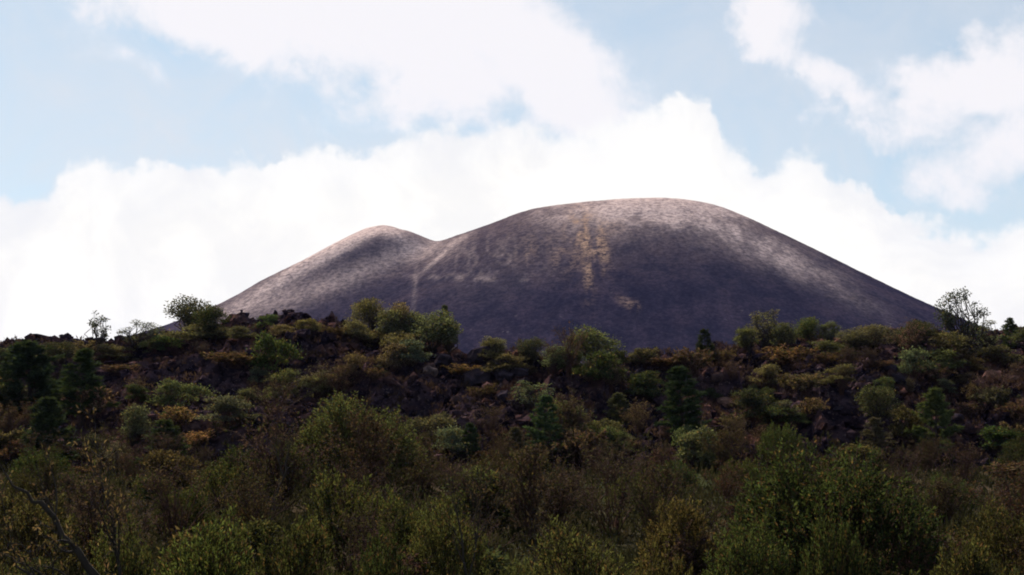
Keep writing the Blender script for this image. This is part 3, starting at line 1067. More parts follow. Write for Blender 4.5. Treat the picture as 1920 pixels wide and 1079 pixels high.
# --- along the ridge, from one end of the photograph to the other
P('pine', 62, 636, 165, 800, DKGREEN, 'pine_tree', 'tree', 'broad dark pine filling the end of the ridge on the far left', 'the broad dark pine', RIDGE, 3)
P('pine', 158, 655, 105, 800, DKGREEN, 'pine_tree', 'tree', 'dark pine with a paler tip standing below the small gappy tree', 'the dark pine under the gappy tree', RIDGE, 0)
P('pine', 92, 745, 120, 885, DKGREEN, 'pine_tree', 'tree', 'lower dark pine in front of the broad dark pine, with spreading tiers', 'the lower tiered pine', SLOPE, 2)
P('sparse', 185, 582, 62, 655, (0.03, 0.04, 0.022), 'small_tree', 'tree', 'small gappy tree standing alone against white cloud on the ridge', 'the small gappy tree', RIDGE)
P('airy', 255, 600, 78, 665, GREY, 'bushy_tree', 'tree', 'thin grey bushy tree before the pale foot of the volcano', 'the thin grey tree', RIDGE)
P('broad', 360, 552, 92, 640, (0.05, 0.058, 0.034), 'round_tree', 'tree', 'tallest round grey-green tree on the ridge beside the left foot of the volcano', 'the tall round grey-green tree', RIDGE, 0)
P('broad', 402, 574, 64, 640, DKGREEN, 'round_tree', 'tree', 'darker green tree leaning against the tall round grey-green tree', 'the darker tree beside it', RIDGE, 2)
P('shrub', 375, 598, 120, 652, OLIVE, 'bush', 'bush', 'wide olive bush at the foot of the tall round grey-green tree', 'the wide olive bush', RIDGE)
P('shrub', 318, 625, 60, 660, GREEN, 'bush', 'bush', 'green bush filling the dip beside the wide olive bush', 'the green bush in the dip', RIDGE)
P('shrub', 500, 584, 40, 618, GREEN, 'bush', 'bush', 'small green bush alone on bare dark lava of the ridge top', 'the small bush on bare lava', RIDGE)
P('shrub', 532, 603, 62, 630, YELLOW, 'bush', 'bush', 'low yellowish bush next to the small green bush on bare lava', 'the low yellowish bush', RIDGE)
P('broad', 580, 596, 52, 634, (0.13, 0.11, 0.04), 'bush', 'bush', 'rounded yellow-olive bush on the ridge under the small peak', 'the yellow-olive bush', RIDGE, 3)
P('fern', 640, 606, 80, 632, RUSSET, 'dry_bush', 'bush', 'rusty low bush on the ridge beside the big crest clump', 'the rusty ridge bush', RIDGE)
P('broad', 692, 559, 80, 640, OLIVE, 'round_tree', 'tree', 'olive tree forming the high end of the big crest clump', 'the olive clump tree', RIDGE, 1)
P('broad', 745, 569, 66, 648, (0.13, 0.105, 0.05), 'round_tree', 'tree', 'tawny tree in the middle of the big crest clump', 'the tawny clump tree', RIDGE, 2)
P('broad', 808, 580, 100, 668, GREY, 'round_tree', 'tree', 'wide grey-green tree at the low end of the big crest clump', 'the wide grey clump tree', RIDGE, 0)
P('airy', 843, 592, 52, 672, GREY, 'bushy_tree', 'tree', 'thin grey bushy tree trailing down beside the wide grey clump tree', 'the trailing grey tree', RIDGE)
P('pine', 826, 572, 34, 640, GREEN, 'pine_tree', 'tree', 'little green pine tip poking above the wide grey clump tree', 'the little pine tip', RIDGE, 1)
P('shrub', 755, 618, 75, 668, OLIVE, 'bush', 'bush', 'olive bush under the tawny clump tree above black lava', 'the bush under the clump', RIDGE)
P('airy', 918, 630, 48, 676, (0.12, 0.135, 0.065), 'bushy_tree', 'tree', 'small pale green sapling on the black lava knob', 'the pale sapling', RIDGE)
P('broad', 1000, 633, 58, 690, (0.045, 0.06, 0.03), 'round_tree', 'tree', 'small dark green tree on the ridge beside the pale sapling', 'the small dark ridge tree', RIDGE, 1)
P('broad', 1036, 646, 72, 706, (0.11, 0.125, 0.06), 'round_tree', 'tree', 'pale green rounded tree in front of the small dark ridge tree', 'the pale rounded tree', RIDGE, 3)
P('broad', 1113, 611, 86, 692, (0.075, 0.095, 0.040), 'round_tree', 'tree', 'domed green tree standing out below the middle of the volcano', 'the domed green tree', RIDGE, 0)
P('shrub', 1075, 652, 56, 704, GREEN, 'bush', 'bush', 'green bush between the pale rounded tree and the domed tree', 'the bush by the domed tree', RIDGE)
P('shrub', 1158, 650, 46, 690, DKGREEN, 'bush', 'bush', 'dark bush on the far side of the domed green tree', 'the dark bush past the domed tree', RIDGE)
P('airy', 1195, 652, 44, 690, OLIVE, 'bush', 'bush', 'small olive bush on the ridge before the brown bushes', 'the small olive ridge bush', RIDGE)
P('fern', 1245, 662, 100, 694, RUSSET, 'dry_bush', 'bush', 'wide russet bush on the ridge between small olive bush and dark narrow tree', 'the wide russet bush', RIDGE)
P('pine', 1322, 617, 44, 690, DKGREEN, 'pine_tree', 'tree', 'dark narrow tree standing against the shaded volcano flank', 'the dark narrow tree', RIDGE, 1)
P('fern', 1350, 648, 70, 690, RUSSET, 'dry_bush', 'bush', 'rusty bush right behind the dark narrow tree', 'the rusty bush by the narrow tree', RIDGE)
P('airy', 1437, 578, 70, 660, (0.10, 0.105, 0.05), 'bushy_tree', 'tree', 'tall pale olive tree rising before the dark lower volcano flank', 'the tall pale olive tree', RIDGE)
P('broad', 1512, 597, 66, 660, GREEN, 'round_tree', 'tree', 'round green tree next to the tall pale olive tree', 'the round green neighbour', RIDGE, 2)
P('broad', 1556, 602, 46, 650, GREY, 'round_tree', 'tree', 'small grey-green tree next to the round green ridge tree', 'the small grey tree', RIDGE, 3)
P('fern', 1480, 636, 100, 690, (0.16, 0.08, 0.03), 'dry_bush', 'bush', 'orange-brown bush below the tall pale olive tree', 'the orange-brown ridge bush', RIDGE)
P('broad', 1638, 608, 92, 660, (0.115, 0.095, 0.05), 'round_tree', 'tree', 'wide brownish-olive tree on the ridge under the right flank', 'the wide brownish tree', RIDGE, 1)
P('broad', 1727, 598, 60, 650, (0.05, 0.055, 0.035), 'round_tree', 'tree', 'dark tree where the volcano flank meets the ridge', 'the dark tree at the flank foot', RIDGE, 0)
P('airy', 1815, 538, 88, 670, (0.045, 0.052, 0.040), 'bushy_tree', 'tree', 'tall feathery grey tree rising highest against white cloud', 'the tall feathery tree', RIDGE, 0)
P('airy', 1842, 600, 90, 670, GREY, 'bushy_tree', 'tree', 'greyish bushy tree pressed against the tall feathery tree', 'the bushy companion tree', RIDGE, 1)
P('pine', 1893, 596, 40, 660, GREEN, 'pine_tree', 'tree', 'small pointed tree on the ridge at the far right end', 'the small pointed tree', RIDGE, 2)
P('broad', 1930, 612, 80, 670, (0.07, 0.075, 0.04), 'round_tree', 'tree', 'rounded bush-like tree past the small pointed tree', 'the last ridge tree', RIDGE, 2)
P('shrub', 1770, 622, 90, 665, OLIVE, 'bush', 'bush', 'olive bush at the foot of the tall feathery tree', 'the olive bush at its foot', RIDGE)
P('shrub', 218, 640, 80, 680, OLIVE, 'bush', 'bush', 'olive bush just below the thin grey tree', 'the olive bush below the thin tree', RIDGE)
P('fern', 225, 678, 80, 705, RUSSET, 'dry_bush', 'bush', 'reddish dry bush on lava below the small gappy tree', 'the reddish dry bush', SLOPE)
P('broad', 722, 578, 70, 655, (0.10, 0.10, 0.05), 'round_tree', 'tree', 'olive-grey tree squeezed between the olive and tawny clump trees', 'the squeezed clump tree', RIDGE, 3)
P('broad', 775, 584, 70, 660, (0.085, 0.09, 0.05), 'round_tree', 'tree', 'dull green tree between the tawny and wide grey clump trees', 'the dull clump tree', RIDGE, 1)
P('shrub', 668, 592, 60, 640, (0.10, 0.095, 0.05), 'bush', 'bush', 'olive bush at the outer foot of the olive clump tree', 'the outer clump bush', RIDGE)
P('shrub', 700, 612, 80, 655, (0.12, 0.085, 0.045), 'bush', 'bush', 'tawny bush in front of the olive clump tree', 'the tawny clump bush', RIDGE)
P('broad', 1405, 612, 60, 664, (0.08, 0.085, 0.045), 'round_tree', 'tree', 'low olive-green tree beside the tall pale olive tree', 'the low olive-green tree', RIDGE, 3)
P('broad', 1476, 606, 56, 662, (0.075, 0.08, 0.042), 'round_tree', 'tree', 'bushy tree filling the space between pale olive and round green trees', 'the space-filling tree', RIDGE, 2)
P('broad', 1595, 615, 66, 660, (0.085, 0.08, 0.05), 'round_tree', 'tree', 'brownish green tree between the small grey and wide brownish trees', 'the brownish green tree', RIDGE, 0)
P('broad', 1685, 614, 62, 656, (0.08, 0.082, 0.048), 'round_tree', 'tree', 'low grey-olive tree between the wide brownish and dark flank-foot trees', 'the low grey-olive tree', RIDGE, 3)
P('shrub', 1565, 636, 90, 680, (0.075, 0.08, 0.045), 'bush', 'bush', 'spreading grey-green bush below the small grey ridge tree', 'the spreading bush', RIDGE)
P('shrub', 1870, 640, 90, 690, (0.08, 0.075, 0.045), 'bush', 'bush', 'brown-olive bush below the bushy companion tree', 'the bush under the companion tree', RIDGE)
P('shrub', 290, 630, 50, 668, (0.06, 0.07, 0.035), 'bush', 'bush', 'small dark olive bush between thin grey tree and round tree', 'the small dark olive bush', RIDGE)
P('shrub', 455, 606, 60, 640, (0.065, 0.06, 0.04), 'bush', 'bush', 'dusky bush on the ridge next to the darker green tree', 'the dusky ridge bush', RIDGE)
P('broad', 112, 640, 66, 690, (0.045, 0.055, 0.03), 'round_tree', 'tree', 'dark round tree on the ridge between the broad dark pine and the black hump', 'the dark round tree by the hump', RIDGE, 1)
P('airy', -12, 636, 70, 700, (0.05, 0.056, 0.034), 'bushy_tree', 'tree', 'thin dark tree cut off by the left edge of the photograph', 'the cut-off thin tree', RIDGE, 0)
P('shrub', 30, 644, 76, 690, (0.05, 0.06, 0.03), 'bush', 'bush', 'green bush at the outermost end of the ridge beside the broad pine', 'the outermost bush', RIDGE)
# --- on the slope
P('shrub', 340, 708, 84, 764, (0.07, 0.082, 0.036), 'bush', 'bush', 'rounded green bush alone on black lava above the orange bushes', 'the green bush above the orange ones', SLOPE)
P('broad', 250, 757, 74, 840, (0.085, 0.085, 0.05), 'round_tree', 'tree', 'small grey-olive tree beside the orange bush and dark pines', 'the small grey-olive tree', SLOPE, 3)
P('fern', 330, 752, 90, 805, ORANGE, 'dry_bush', 'bush', 'bright orange dry bush between green bush and young pine', 'the bright orange bush', SLOPE)
P('fern', 372, 798, 70, 840, ORANGE, 'dry_bush', 'bush', 'smaller orange dry bush below the bright orange one', 'the smaller orange bush', SLOPE)
P('shrub', 430, 735, 105, 800, (0.09, 0.09, 0.062), 'bush', 'bush', 'wide grey-green bush beside the bright orange bush', 'the wide grey-green bush', SLOPE)
P('shrub', 470, 722, 40, 760, OLIVE, 'bush', 'bush', 'small bush perched behind the wide grey-green bush', 'the perched bush', SLOPE)
P('pine', 312, 786, 95, 895, LPINE, 'pine_tree', 'tree', 'young light green pine below the bright orange bush', 'the young light green pine', SLOPE, 1)
P('twiggy', 600, 690, 110, 745, (0.12, 0.085, 0.055), 'twiggy_bush', 'bush', 'tan twiggy bush on dark lava behind the domed thicket bush', 'the tan twiggy bush', SLOPE)
P('airy', 985, 712, 78, 775, (0.10, 0.105, 0.065), 'bushy_tree', 'tree', 'pale grey-green bushy tree standing above the cone-shaped green pine', 'the pale bushy tree', SLOPE, 1)
P('pine', 1022, 742, 72, 862, (0.055, 0.078, 0.034), 'pine_tree', 'tree', 'cone-shaped green pine in the middle of the lava slope', 'the cone-shaped pine', SLOPE, 0)
P('pine', 966, 800, 48, 856, OLIVE, 'pine_tree', 'tree', 'little olive pine beside the foot of the cone-shaped pine', 'the little olive pine', SLOPE, 2)
P('pine', 880, 792, 44, 860, DKGREEN, 'pine_tree', 'tree', 'little dark pine on lava between domed thicket bush and cone-shaped pine', 'the little dark pine', SLOPE, 1)
P('pine', 1160, 734, 62, 806, (0.085, 0.09, 0.034), 'pine_tree', 'tree', 'young olive pine between the cone-shaped and tall dark pines', 'the young olive pine', SLOPE, 3)
P('shrub', 1132, 785, 80, 826, OLIVE, 'bush', 'bush', 'olive bush below the young olive pine', 'the bush below the olive pine', SLOPE)
P('pine', 1280, 688, 96, 822, DKGREEN, 'pine_tree', 'tree', 'tall dark pine on the slope beside the pinkish slab', 'the tall dark slope pine', SLOPE, 0)
P('shrub', 1430, 676, 66, 745, (0.11, 0.09, 0.05), 'bush', 'bush', 'tall tawny bush hanging down the slope below the orange-brown ridge bush', 'the tall tawny bush', SLOPE)
P('fern', 1510, 690, 76, 740, (0.15, 0.095, 0.048), 'dry_bush', 'bush', 'ochre layered bush next to the tall tawny bush', 'the ochre layered bush', SLOPE)
P('fern', 1520, 735, 66, 785, (0.15, 0.085, 0.04), 'dry_bush', 'bush', 'browner dry bush directly below the ochre layered bush', 'the browner dry bush', SLOPE)
P('airy', 1480, 748, 60, 800, GREY, 'bush', 'bush', 'grey-green thin bush below the tall tawny bush', 'the thin grey-green bush', SLOPE)
P('shrub', 1500, 770, 60, 803, GREEN, 'bush', 'bush', 'low green bush under the browner dry bush', 'the low green bush', SLOPE)
P('broad', 1640, 722, 86, 800, (0.05, 0.06, 0.028), 'round_tree', 'tree', 'dark olive round tree on the slope left of the yellow-green pine', 'the dark olive slope tree', SLOPE, 1)
P('broad', 1655, 705, 44, 745, GREEN, 'bush', 'bush', 'small green bush peeping above the dark olive slope tree', 'the peeping green bush', SLOPE, 3)
P('pine', 1750, 728, 84, 862, (0.070, 0.080, 0.026), 'pine_tree', 'tree', 'yellow-green pine on the slope above the great foreground shrub', 'the yellow-green pine', SLOPE, 2)
P('pine', 1640, 782, 56, 850, OLIVE, 'pine_tree', 'tree', 'small olive pine in front of the dark olive slope tree', 'the small olive slope pine', SLOPE, 1)
P('shrub', 1690, 760, 70, 830, FOREB, 'bush', 'bush', 'brownish bush between the small olive pine and the yellow-green pine', 'the brownish bush between pines', SLOPE)
P('twiggy', 218, 835, 60, 895, (0.17, 0.13, 0.09), 'twiggy_bush', 'bush', 'pale seedy twiggy bush beside the lower tiered pine', 'the pale seedy bush', SLOPE)
P('fern', 158, 868, 60, 895, RUSSET, 'dry_bush', 'bush', 'russet dry bush at the foot of the lower tiered pine', 'the russet bush at its foot', SLOPE)
P('fern', 1900, 855, 120, 905, RUSSET, 'dry_bush', 'bush', 'russet patch of dry bush on lava beside the great foreground shrub', 'the russet patch', SLOPE)
P('fern', 715, 622, 60, 646, (0.17, 0.075, 0.03), 'dry_bush', 'bush', 'small orange-brown bush at the base of the olive clump tree', 'the small orange-brown bush', RIDGE)
P('fern', 860, 682, 90, 710, (0.18, 0.10, 0.035), 'dry_bush', 'bush', 'ochre dry bush below the trailing grey tree', 'the ochre bush below the clump', SLOPE)
P('fern', 440, 655, 110, 690, (0.13, 0.062, 0.03), 'dry_bush', 'bush', 'long rusty bush on the lava below the wide olive bush', 'the long rusty bush', SLOPE)
# --- foreground thicket
P('bigwillow', 672, 733, 250, 860, (0.080, 0.092, 0.030), 'domed_shrub', 'shrub', 'domed shrub with bright olive top rising behind the thicket', 'the domed shrub', THICK, 0, dpt=68)
P('twiggy', 690, 790, 170, 900, BROWN, 'twiggy_shrub', 'shrub', 'brown twiggy shrub under the bright top of the domed shrub', 'the brown shrub under the dome', THICK, 1, dpt=62)
P('twiggy', 525, 782, 190, 920, PLUM, 'twiggy_shrub', 'shrub', 'large reddish-purple twiggy shrub beside the domed shrub', 'the reddish-purple shrub', THICK, 0, dpt=58)
P('bigwillow', 1565, 820, 420, None, (0.043, 0.056, 0.018), 'great_shrub', 'shrub', 'great dark green shrub with feathery top, largest of the foreground', 'the great dark shrub', THICK, 0, dpt=33)
P('willow', 1560, 932, 150, None, (0.042, 0.054, 0.018), 'shrub', 'shrub', 'smaller dark shrub growing in front of the great dark shrub', 'the smaller dark shrub', THICK, 1, dpt=26)
P('willow', 390, 940, 235, None, (0.070, 0.084, 0.024), 'shrub', 'shrub', 'bright green shrub with upright leaves in the near thicket on the left', 'the bright upright-leaved shrub', THICK, 1, dpt=27)
P('willow', 650, 868, 200, None, FOREG, 'shrub', 'shrub', 'green shrub directly in front of the domed shrub', 'the green shrub before the dome', THICK, 2, dpt=38)
P('willow', 840, 925, 180, None, (0.064, 0.074, 0.024), 'shrub', 'shrub', 'light green shrub next to the dark forked branches', 'the light green shrub by the fork', THICK, 0, dpt=30)
P('willow', 1080, 962, 260, None, (0.068, 0.076, 0.024), 'shrub', 'shrub', 'wide yellow-green shrub past the dark forked branches', 'the wide yellow-green shrub', THICK, 1, dpt=26)
P('willow', 1270, 915, 170, None, (0.090, 0.066, 0.024), 'shrub', 'shrub', 'orange-tinged shrub between yellow-green and great dark shrubs', 'the orange-tinged shrub', THICK, 2, dpt=34)
P('willow', 1400, 960, 190, None, FOREG, 'shrub', 'shrub', 'dull green shrub leaning against the left side of the great dark shrub', 'the dull green shrub', THICK, 0, dpt=28)
P('willow', 1800, 985, 210, None, (0.062, 0.070, 0.022), 'shrub', 'shrub', 'light green shrub in the near corner past the great dark shrub', 'the corner shrub', THICK, 2, dpt=25)
P('willow', 1890, 925, 170, None, FOREB, 'shrub', 'shrub', 'brownish-green shrub behind the light corner shrub', 'the brownish-green shrub', THICK, 1, dpt=36)
P('twiggy', 1000, 858, 190, None, (0.085, 0.060, 0.036), 'twiggy_shrub', 'shrub', 'brownish twiggy shrub behind the forked branches, below the cone-shaped pine', 'the brownish shrub behind the fork', THICK, 1, dpt=48)
P('twiggy', 1150, 862, 180, None, (0.090, 0.058, 0.044), 'twiggy_shrub', 'shrub', 'pinkish-brown twiggy shrub behind the wide yellow-green shrub', 'the pinkish-brown shrub', THICK, 2, dpt=50)
P('shrub', 900, 850, 170, None, (0.072, 0.070, 0.028), 'shrub', 'shrub', 'olive shrub between the green shrub before the dome and the brownish shrub', 'the olive thicket shrub', THICK, 0, dpt=52)
P('twiggy', 1230, 880, 150, None, FOREB, 'twiggy_shrub', 'shrub', 'olive-brown twiggy shrub behind the orange-tinged shrub', 'the olive-brown shrub', THICK, 0, dpt=46)
P('willow', 55, 905, 190, None, (0.075, 0.062, 0.026), 'shrub', 'shrub', 'tawny shrub behind the leaning bare branches', 'the tawny shrub', THICK, 2, dpt=38)
P('twiggy', 185, 905, 170, None, PLUM, 'twiggy_shrub', 'shrub', 'purplish-brown twiggy shrub beside the leaning bare branches', 'the purplish shrub', THICK, 1, dpt=40)
P('twiggy', 330, 880, 170, None, BROWN, 'twiggy_shrub', 'shrub', 'brown twiggy shrub below the young light green pine', 'the brown shrub below the young pine', THICK, 2, dpt=48)
P('willow', 245, 960, 160, None, (0.066, 0.074, 0.024), 'shrub', 'shrub', 'yellowish-green shrub beside the bright upright-leaved shrub', 'the yellowish-green shrub', THICK, 0, dpt=26)
P('willow', 560, 955, 190, None, (0.045, 0.050, 0.018), 'shrub', 'shrub', 'dark green shrub next to the bright upright-leaved shrub', 'the dark green near shrub', THICK, 2, dpt=26)
P('twiggy', 470, 880, 140, None, (0.085, 0.05, 0.028), 'twiggy_shrub', 'shrub', 'rusty twiggy shrub in front of the reddish-purple shrub', 'the rusty twiggy shrub', THICK, 0, dpt=44)
P('willow', 760, 905, 150, None, FOREG, 'shrub', 'shrub', 'mid-green shrub behind the light green shrub by the fork', 'the mid-green shrub', THICK, 1, dpt=36)
P('lean', 262, 872, 215, None, (0.20, 0.12, 0.05), 'leaning_tree', 'tree', 'leaning tree with bare dark branches reaching into the corner', 'the leaning bare branches', THICK, 0, rot=0.1, dpt=23.5)
P('fork', 925, 905, 150, None, (0.09, 0.055, 0.03), 'forked_tree', 'tree', 'dark forked bare branches showing between the near green shrubs', 'the dark forked branches', THICK, 0, rot=0.0, dpt=25)
P('fork', 510, 812, 120, None, (0.11, 0.06, 0.04), 'forked_tree', 'tree', 'dark branching stem rising inside the reddish-purple shrub', 'the dark branching stem', THICK, 0, rot=2.6, dpt=55)
P('willow', 0, 1020, 150, None, (0.060, 0.058, 0.022), 'shrub', 'shrub', 'olive shrub in the lower corner under the leaning bare branches', 'the olive corner shrub', THICK, 1, dpt=24)
P('willow', 700, 985, 170, None, (0.036, 0.042, 0.015), 'shrub', 'shrub', 'very dark shrub at the bottom edge beside the light green shrub', 'the very dark bottom shrub', THICK, 0, dpt=24)
P('willow', 955, 1035, 150, None, (0.050, 0.056, 0.02), 'shrub', 'shrub', 'low green shrub at the base of the dark forked branches', 'the low shrub at the fork', THICK, 2, dpt=23)
P('willow', 1230, 1000, 170, None, (0.066, 0.052, 0.02), 'shrub', 'shrub', 'brown-green shrub below the orange-tinged shrub at the bottom edge', 'the brown-green bottom shrub', THICK, 1, dpt=23)

# ------------------------------------------------------------------ smaller bushes between them, each told apart by its neighbour
HUES = [('russet', RUSSET, 'fern'), ('brown', BROWN, 'twiggy'), ('tawny', (0.13, 0.085, 0.05), 'twiggy'), ('ochre', (0.115, 0.075, 0.040), 'fern'),
        ('grey-green', GREY, 'shrub'), ('plum-brown', PLUM, 'twiggy'), ('olive', (0.085, 0.08, 0.04), 'shrub'), ('dark green', DKGREEN, 'shrub')]


def relation(px, py, lm):
    dx, dy = px - lm[0], py - lm[1]
    if abs(dy) > abs(dx) * 0.8:
        return 'just below' if dy > 0 else 'just above'
    return 'to the right of' if dx > 0 else 'to the left of'


def auto_label(px, py, lead, tail):
    near = sorted(landmarks, key=lambda l: (l[0] - px) ** 2 + (l[1] - py) ** 2)
    for lm in near[:8]:
        s = f'{lead} {relation(px, py, lm)} {lm[3]}{tail}'
        if s not in labels_used and len(s.split()) <= 16:
            labels_used.add(s)
            return s
    s = f'{lead} between {near[0][3]} and {near[1][3]}'
    labels_used.add(s)
    return s


LM0 = list(landmarks)
frnd = random.Random(11)
n_sl = 0
tries = 0
pos_used = []
while n_sl < 145 and tries < 4000:
    tries += 1
    px = frnd.uniform(-160, 2080)
    cy = float(np.interp(px, CPX, CPY))
    py = frnd.uniform(cy + 10, 880)
    if 60 < px < 1860 and any(abs(px - a[0]) < a[2] * .42 + 12 and a[1] + a[3] * .15 < py < a[1] + a[3] * 1.0 for a in placed):
        continue
    if any(abs(px - a) < 20 and abs(py - b) < 9 for a, b in pos_used):
        continue
    y = ray_ground(px, py)
    if y is None or y > float(crest_depth(np.array((px - 960) / F))) + 3 or y < TOE - 8:
        continue
    d = unproject(px, py)
    if float(fbm(np.array([d[0] * y / d[1] * .11 + 40]), np.array([y * .16]), 2, 131)[0]) < frnd.uniform(.40, .56):
        continue
    hue = HUES[int(frnd.random() ** 1.15 * len(HUES))]
    if (640 < px < 900 and 640 < py < 830 or 250 < px < 640 and 640 < py < 740) and frnd.random() < .7:
        continue
    d = unproject(px, py)
    x = d[0] * y / d[1]
    wdt = 1.4 + 2.4 * frnd.random() ** 1.4
    hgt = wdt * frnd.uniform(.45, .85)
    size = 'small' if wdt < 2.0 else ('large' if wdt > 2.8 else 'low')
    pos_used.append((px, py))
    c = [q * frnd.uniform(.8, 1.2) for q in hue[1]]
    typ = {'fern': 'dry bush', 'shrub': 'leafy bush', 'twiggy': 'twiggy bush'}[hue[2]]
    lab = auto_label(px, py - 12, f'{size} {hue[0]} {typ}', '')
    instance(hue[2], frnd.randrange(3), (x, y, gz(x, y) - .05), wdt, hgt, frnd.random() * 6.28, c,
             {'fern': 'dry_bush', 'shrub': 'bush', 'twiggy': 'twiggy_bush'}[hue[2]], lab, 'bush', SLOPE)
    n_sl += 1

# thicket bushes filling the ground between the named shrubs
TH = [('olive-green', FOREG, 'willow'), ('brown', BROWN, 'twiggy'), ('dull green', (0.046, 0.056, 0.022), 'willow'), ('olive-brown', FOREB, 'twiggy'), ('reddish', PLUM, 'twiggy'),
      ('olive', (0.07, 0.066, 0.026), 'shrub')]
rows = [(76, 20), (67, 18), (58, 16), (50, 14), (42, 12), (34, 9), (27, 7), (21, 6), (16.5, 5)]
for dep, cnt in rows:
    half = dep * 0.46
    for k in range(cnt):
        x = -half + 2 * half * (k + frnd.uniform(.1, .9)) / cnt
        y = dep + frnd.uniform(-3, 3)
        hue = TH[frnd.randrange(len(TH))]
        sp_ = 960 + F * x / y
        if dep < 32 and (abs(sp_ - 120) < 160 or abs(sp_ - 925) < 80):
            continue          # open ground in front of the bare branching trees
        if dep > 40 and frnd.random() < .3:
            hue = TH[frnd.choice((1, 3, 4))]
        hgt = frnd.uniform(1.5, 2.4) if dep > 30 else frnd.uniform(1.3, 2.0)
        wdt = hgt * frnd.uniform(1.15, 1.7)
        zb = gz(x, y)
        px, py = project(np.array([[x, y, zb + hgt * .8]]))
        px, py = float(px[0]), float(py[0])
        c = [q * frnd.uniform(.75, 1.2) for q in hue[1]]
        size = 'low' if hgt < 1.7 else 'tall' if hgt > 2.1 else 'bushy'
        typ = {'willow': 'leafy shrub', 'shrub': 'round shrub', 'twiggy': 'twiggy shrub'}[hue[2]]
        lab = auto_label(px, py, f'{size} {hue[0]} {typ}', '')
        instance(hue[2], frnd.randrange(3), (x, y, zb - .05), wdt, hgt, frnd.random() * 6.28, c,
                 {'willow': 'shrub', 'shrub': 'round_shrub', 'twiggy': 'twiggy_shrub'}[hue[2]], lab, 'shrub', THICK)

# ------------------------------------------------------------------ lava blocks: the larger ones one by one, the rest as rubble
ICO = None


def ico(sub=0):
    import bmesh
    bm = bmesh.new()
    bmesh.ops.create_icosphere(bm, subdivisions=sub + 1, radius=1.0)
    v = np.array([x.co[:] for x in bm.verts]); f = np.array([[q.index for q in p.verts] for p in bm.faces])
    bm.free()
    return v, f


iv, ifc = ico(0)
iv2, ifc2 = ico(1)
blocks = []
for k in range(6):
    r = np.random.default_rng(900 + k)
    v = iv2 * (0.7 + 0.6 * r.random((len(iv2), 1)))
    v = np.sign(v) * np.abs(v) ** 0.8 * np.array([1.0, .8, .62]) * 0.5
    blocks.append(mesh_arrays('lava_block', v, ifc2, [M_BLOCK], False))


def place_block(px, py, pw, ph, colour, label, group='lava blocks on the slope', y=None):
    y = y or ray_ground(px, py)
    if y is None or y > 160:
        return
    d = unproject(px, py)
    x = d[0] * y / d[1]
    o = link('lava_block', blocks[frnd.randrange(6)], None, label=label, category='rock', group=group)
    s = pw / F * y; h = ph / F * y
    o.location = (x, y, gz(x, y) + h * .22)
    o.scale = (s, s * .9, h * 1.6)
    o.rotation_euler = (frnd.uniform(-.4, .4), frnd.uniform(-.4, .4), frnd.random() * 6.28)
    o.color = (*colour, 1)


BLK = (0.030, 0.024, 0.030)
place_block(1365, 760, 46, 18, (0.26, 0.15, 0.11), 'pinkish pale slab on lava beside the tall dark slope pine')
place_block(1338, 848, 44, 13, (0.15, 0.085, 0.07), 'rusty pink slab low on the slope under the tall dark pine')
place_block(868, 848, 28, 15, (0.30, 0.13, 0.07), 'small orange rock by the little dark pine')
place_block(1860, 712, 46, 18, (0.20, 0.11, 0.09), 'reddish rock at the right end of the slope')
place_block(128, 650, 14, 12, BLK, 'small black rock on the skyline beside the dark pines')
place_block(152, 655, 44, 22, BLK, 'black lava hump on the skyline next to the small gappy tree')
place_block(905, 690, 60, 34, BLK, 'black lava block just below the pale sapling')
place_block(940, 690, 46, 26, BLK, 'black lava block beside the pale sapling rock')
place_block(895, 722, 66, 30, BLK, 'broad black lava block under the ochre bush')
place_block(770, 668, 60, 26, BLK, 'black lava block below the tawny clump tree')
place_block(830, 690, 50, 26, BLK, 'black lava block below the wide grey clump tree')
nb = 0
while nb < 48:
    px = frnd.uniform(-60, 1980); py = frnd.uniform(float(np.interp(px, CPX, CPY)) + 12, 860)
    y = ray_ground(px, py)
    if y is None or y > 135 or y < TOE + 1:
        continue
    t = frnd.random()
    colr_, nm = (BLK, 'black') if t < .62 else ((0.055, 0.036, 0.034), 'dark reddish') if t < .95 else ((0.12, 0.09, 0.085), 'pale')
    wdt = frnd.uniform(16, 40)
    lab = auto_label(px, py, f'{"small" if wdt < 25 else "large"} {nm} lava block', '')
    place_block(px, py, wdt, wdt * frnd.uniform(.4, .75), colr_, lab)
    nb += 1

r = np.random.default_rng(77)
N = 30000
xx = r.uniform(-70, 70, N); yy = TOE - 1 + r.random(N) ** 1.1 * 62
keep = np.abs(xx) < yy * 0.46
xx, yy = xx[keep], yy[keep]
N = len(xx)
zz = terrain(xx, yy)
sz = 0.10 + 0.40 * r.random(N) ** 3.3
Vr = iv[None] * (0.45 + 1.1 * r.random((N, len(iv), 1)))
Vr = Vr * (sz[:, None, None] * (0.6 + 0.8 * r.random((N, 1, 3))))
a = r.random(N) * 6.28
ca_, sa_ = np.cos(a)[:, None], np.sin(a)[:, None]
Vr = np.stack([Vr[..., 0] * ca_ - Vr[..., 1] * sa_, Vr[..., 0] * sa_ + Vr[..., 1] * ca_, Vr[..., 2] * .8], -1)
Vr = Vr + np.stack([xx, yy, zz + sz * .2], -1)[:, None, :]
Fr = (ifc[None] + (np.arange(N) * len(iv))[:, None, None]).reshape(-1, 3)
link('lava_rubble', mesh_arrays('lava_rubble', Vr.reshape(-1, 3), Fr, [M_LAVA], False), kind='stuff', label='jagged loose lava rubble covering the slope')


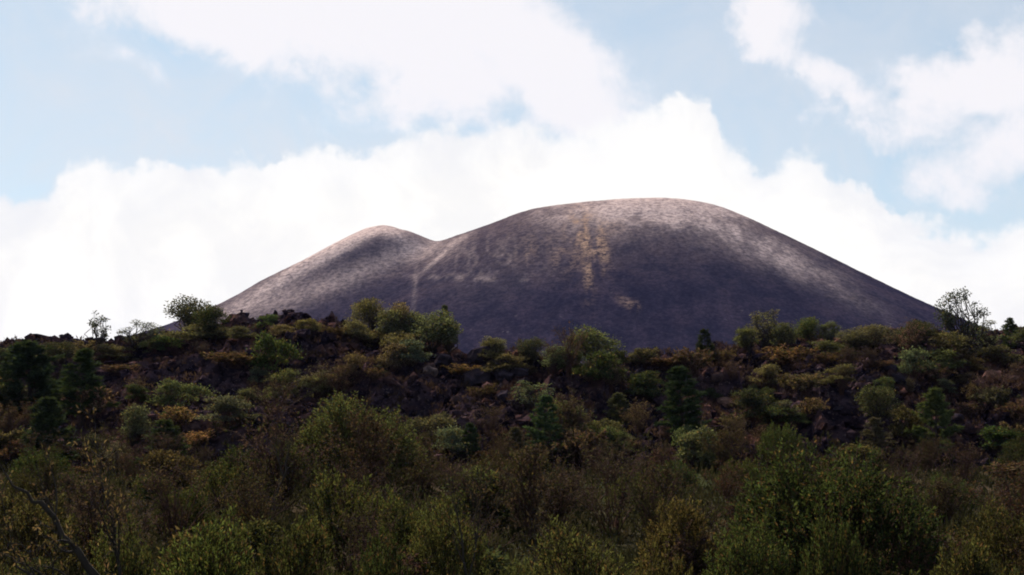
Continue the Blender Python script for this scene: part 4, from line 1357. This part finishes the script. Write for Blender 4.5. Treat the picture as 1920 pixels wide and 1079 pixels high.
# ------------------------------------------------------------------ ground cover nobody could count
def cover_mat(name, c1, c2, c3):
    m, nt, o = mat_new(name)
    geo = nt.new('ShaderNodeNewGeometry')
    rnd = geo.outputs['Random Per Island']
    cr = nt.new('ShaderNodeValToRGB')
    cr.color_ramp.elements[0].color = (*c1, 1); cr.color_ramp.elements[1].color = (*c3, 1)
    e = cr.color_ramp.elements.new(0.55); e.color = (*c2, 1)
    big = nt.noise(geo.outputs['Position'], 0.22, 4, 0.6)
    nt.link(nt.m('ADD', nt.m('MULTIPLY', rnd, 0.5), nt.lin(big, .3, .7, -.05, .55)), cr.inputs[0])
    d = nt.new('ShaderNodeBsdfDiffuse')
    nt.link(cr.outputs[0], d.inputs['Color'])
    t = nt.new('ShaderNodeBsdfTranslucent')
    nt.link(cr.outputs[0], t.inputs['Color'])
    mx = nt.new('ShaderNodeMixShader'); mx.inputs[0].default_value = .3
    nt.link(d.outputs[0], mx.inputs[1]); nt.link(t.outputs[0], mx.inputs[2])
    nt.link(mx.outputs[0], o.inputs['Surface'])
    return m


def tufts(name, n, yr, spread, hgt, width, mat, per, thr, label, seed):
    r = np.random.default_rng(seed)
    y = yr[0] + r.random(n) * (yr[1] - yr[0]); x = r.uniform(-1, 1, n) * (y * spread + (9 if yr[0] < 40 else 0))
    k = fbm(x * .22, y * .22, 4, seed) > thr
    x, y = x[k], y[k]
    n = len(x)
    z = terrain(x, y)
    P = np.repeat(np.stack([x, y, z - .03], -1), per, 0) + r.normal(0, .12, (n * per, 3)) * [1, 1, 0]
    D = unit(r.normal(0, .5, (n * per, 3)) + [0, 0, 1.0])
    m = n * per
    P = P + D * (r.random((m, 1)) * hgt * .5)
    lv, lf = leaf_arrays(P, D, hgt * r.uniform(.4, 1.2, m), width * r.uniform(.6, 1.4, m), r)
    return link(name, mesh_arrays(name, lv, lf, [mat]), kind='stuff', label=label)


M_COV1 = cover_mat('dry_scrub', (0.025, 0.018, 0.016), (0.052, 0.031, 0.021), (0.105, 0.062, 0.032))
M_COV2 = cover_mat('thicket_floor', (0.016, 0.014, 0.008), (0.035, 0.034, 0.014), (0.06, 0.04, 0.02))
tufts('dry_scrub', 14000, (TOE - 2, 140), 0.46, 0.42, 0.09, M_COV1, 8, 0.46, 'thin brown dry scrub growing over the lava rubble', 91)
tufts('undergrowth', 10500, (12, 84), 0.50, 0.55, 0.10, M_COV2, 9, 0.0, 'dark low undergrowth beneath the thicket', 92)
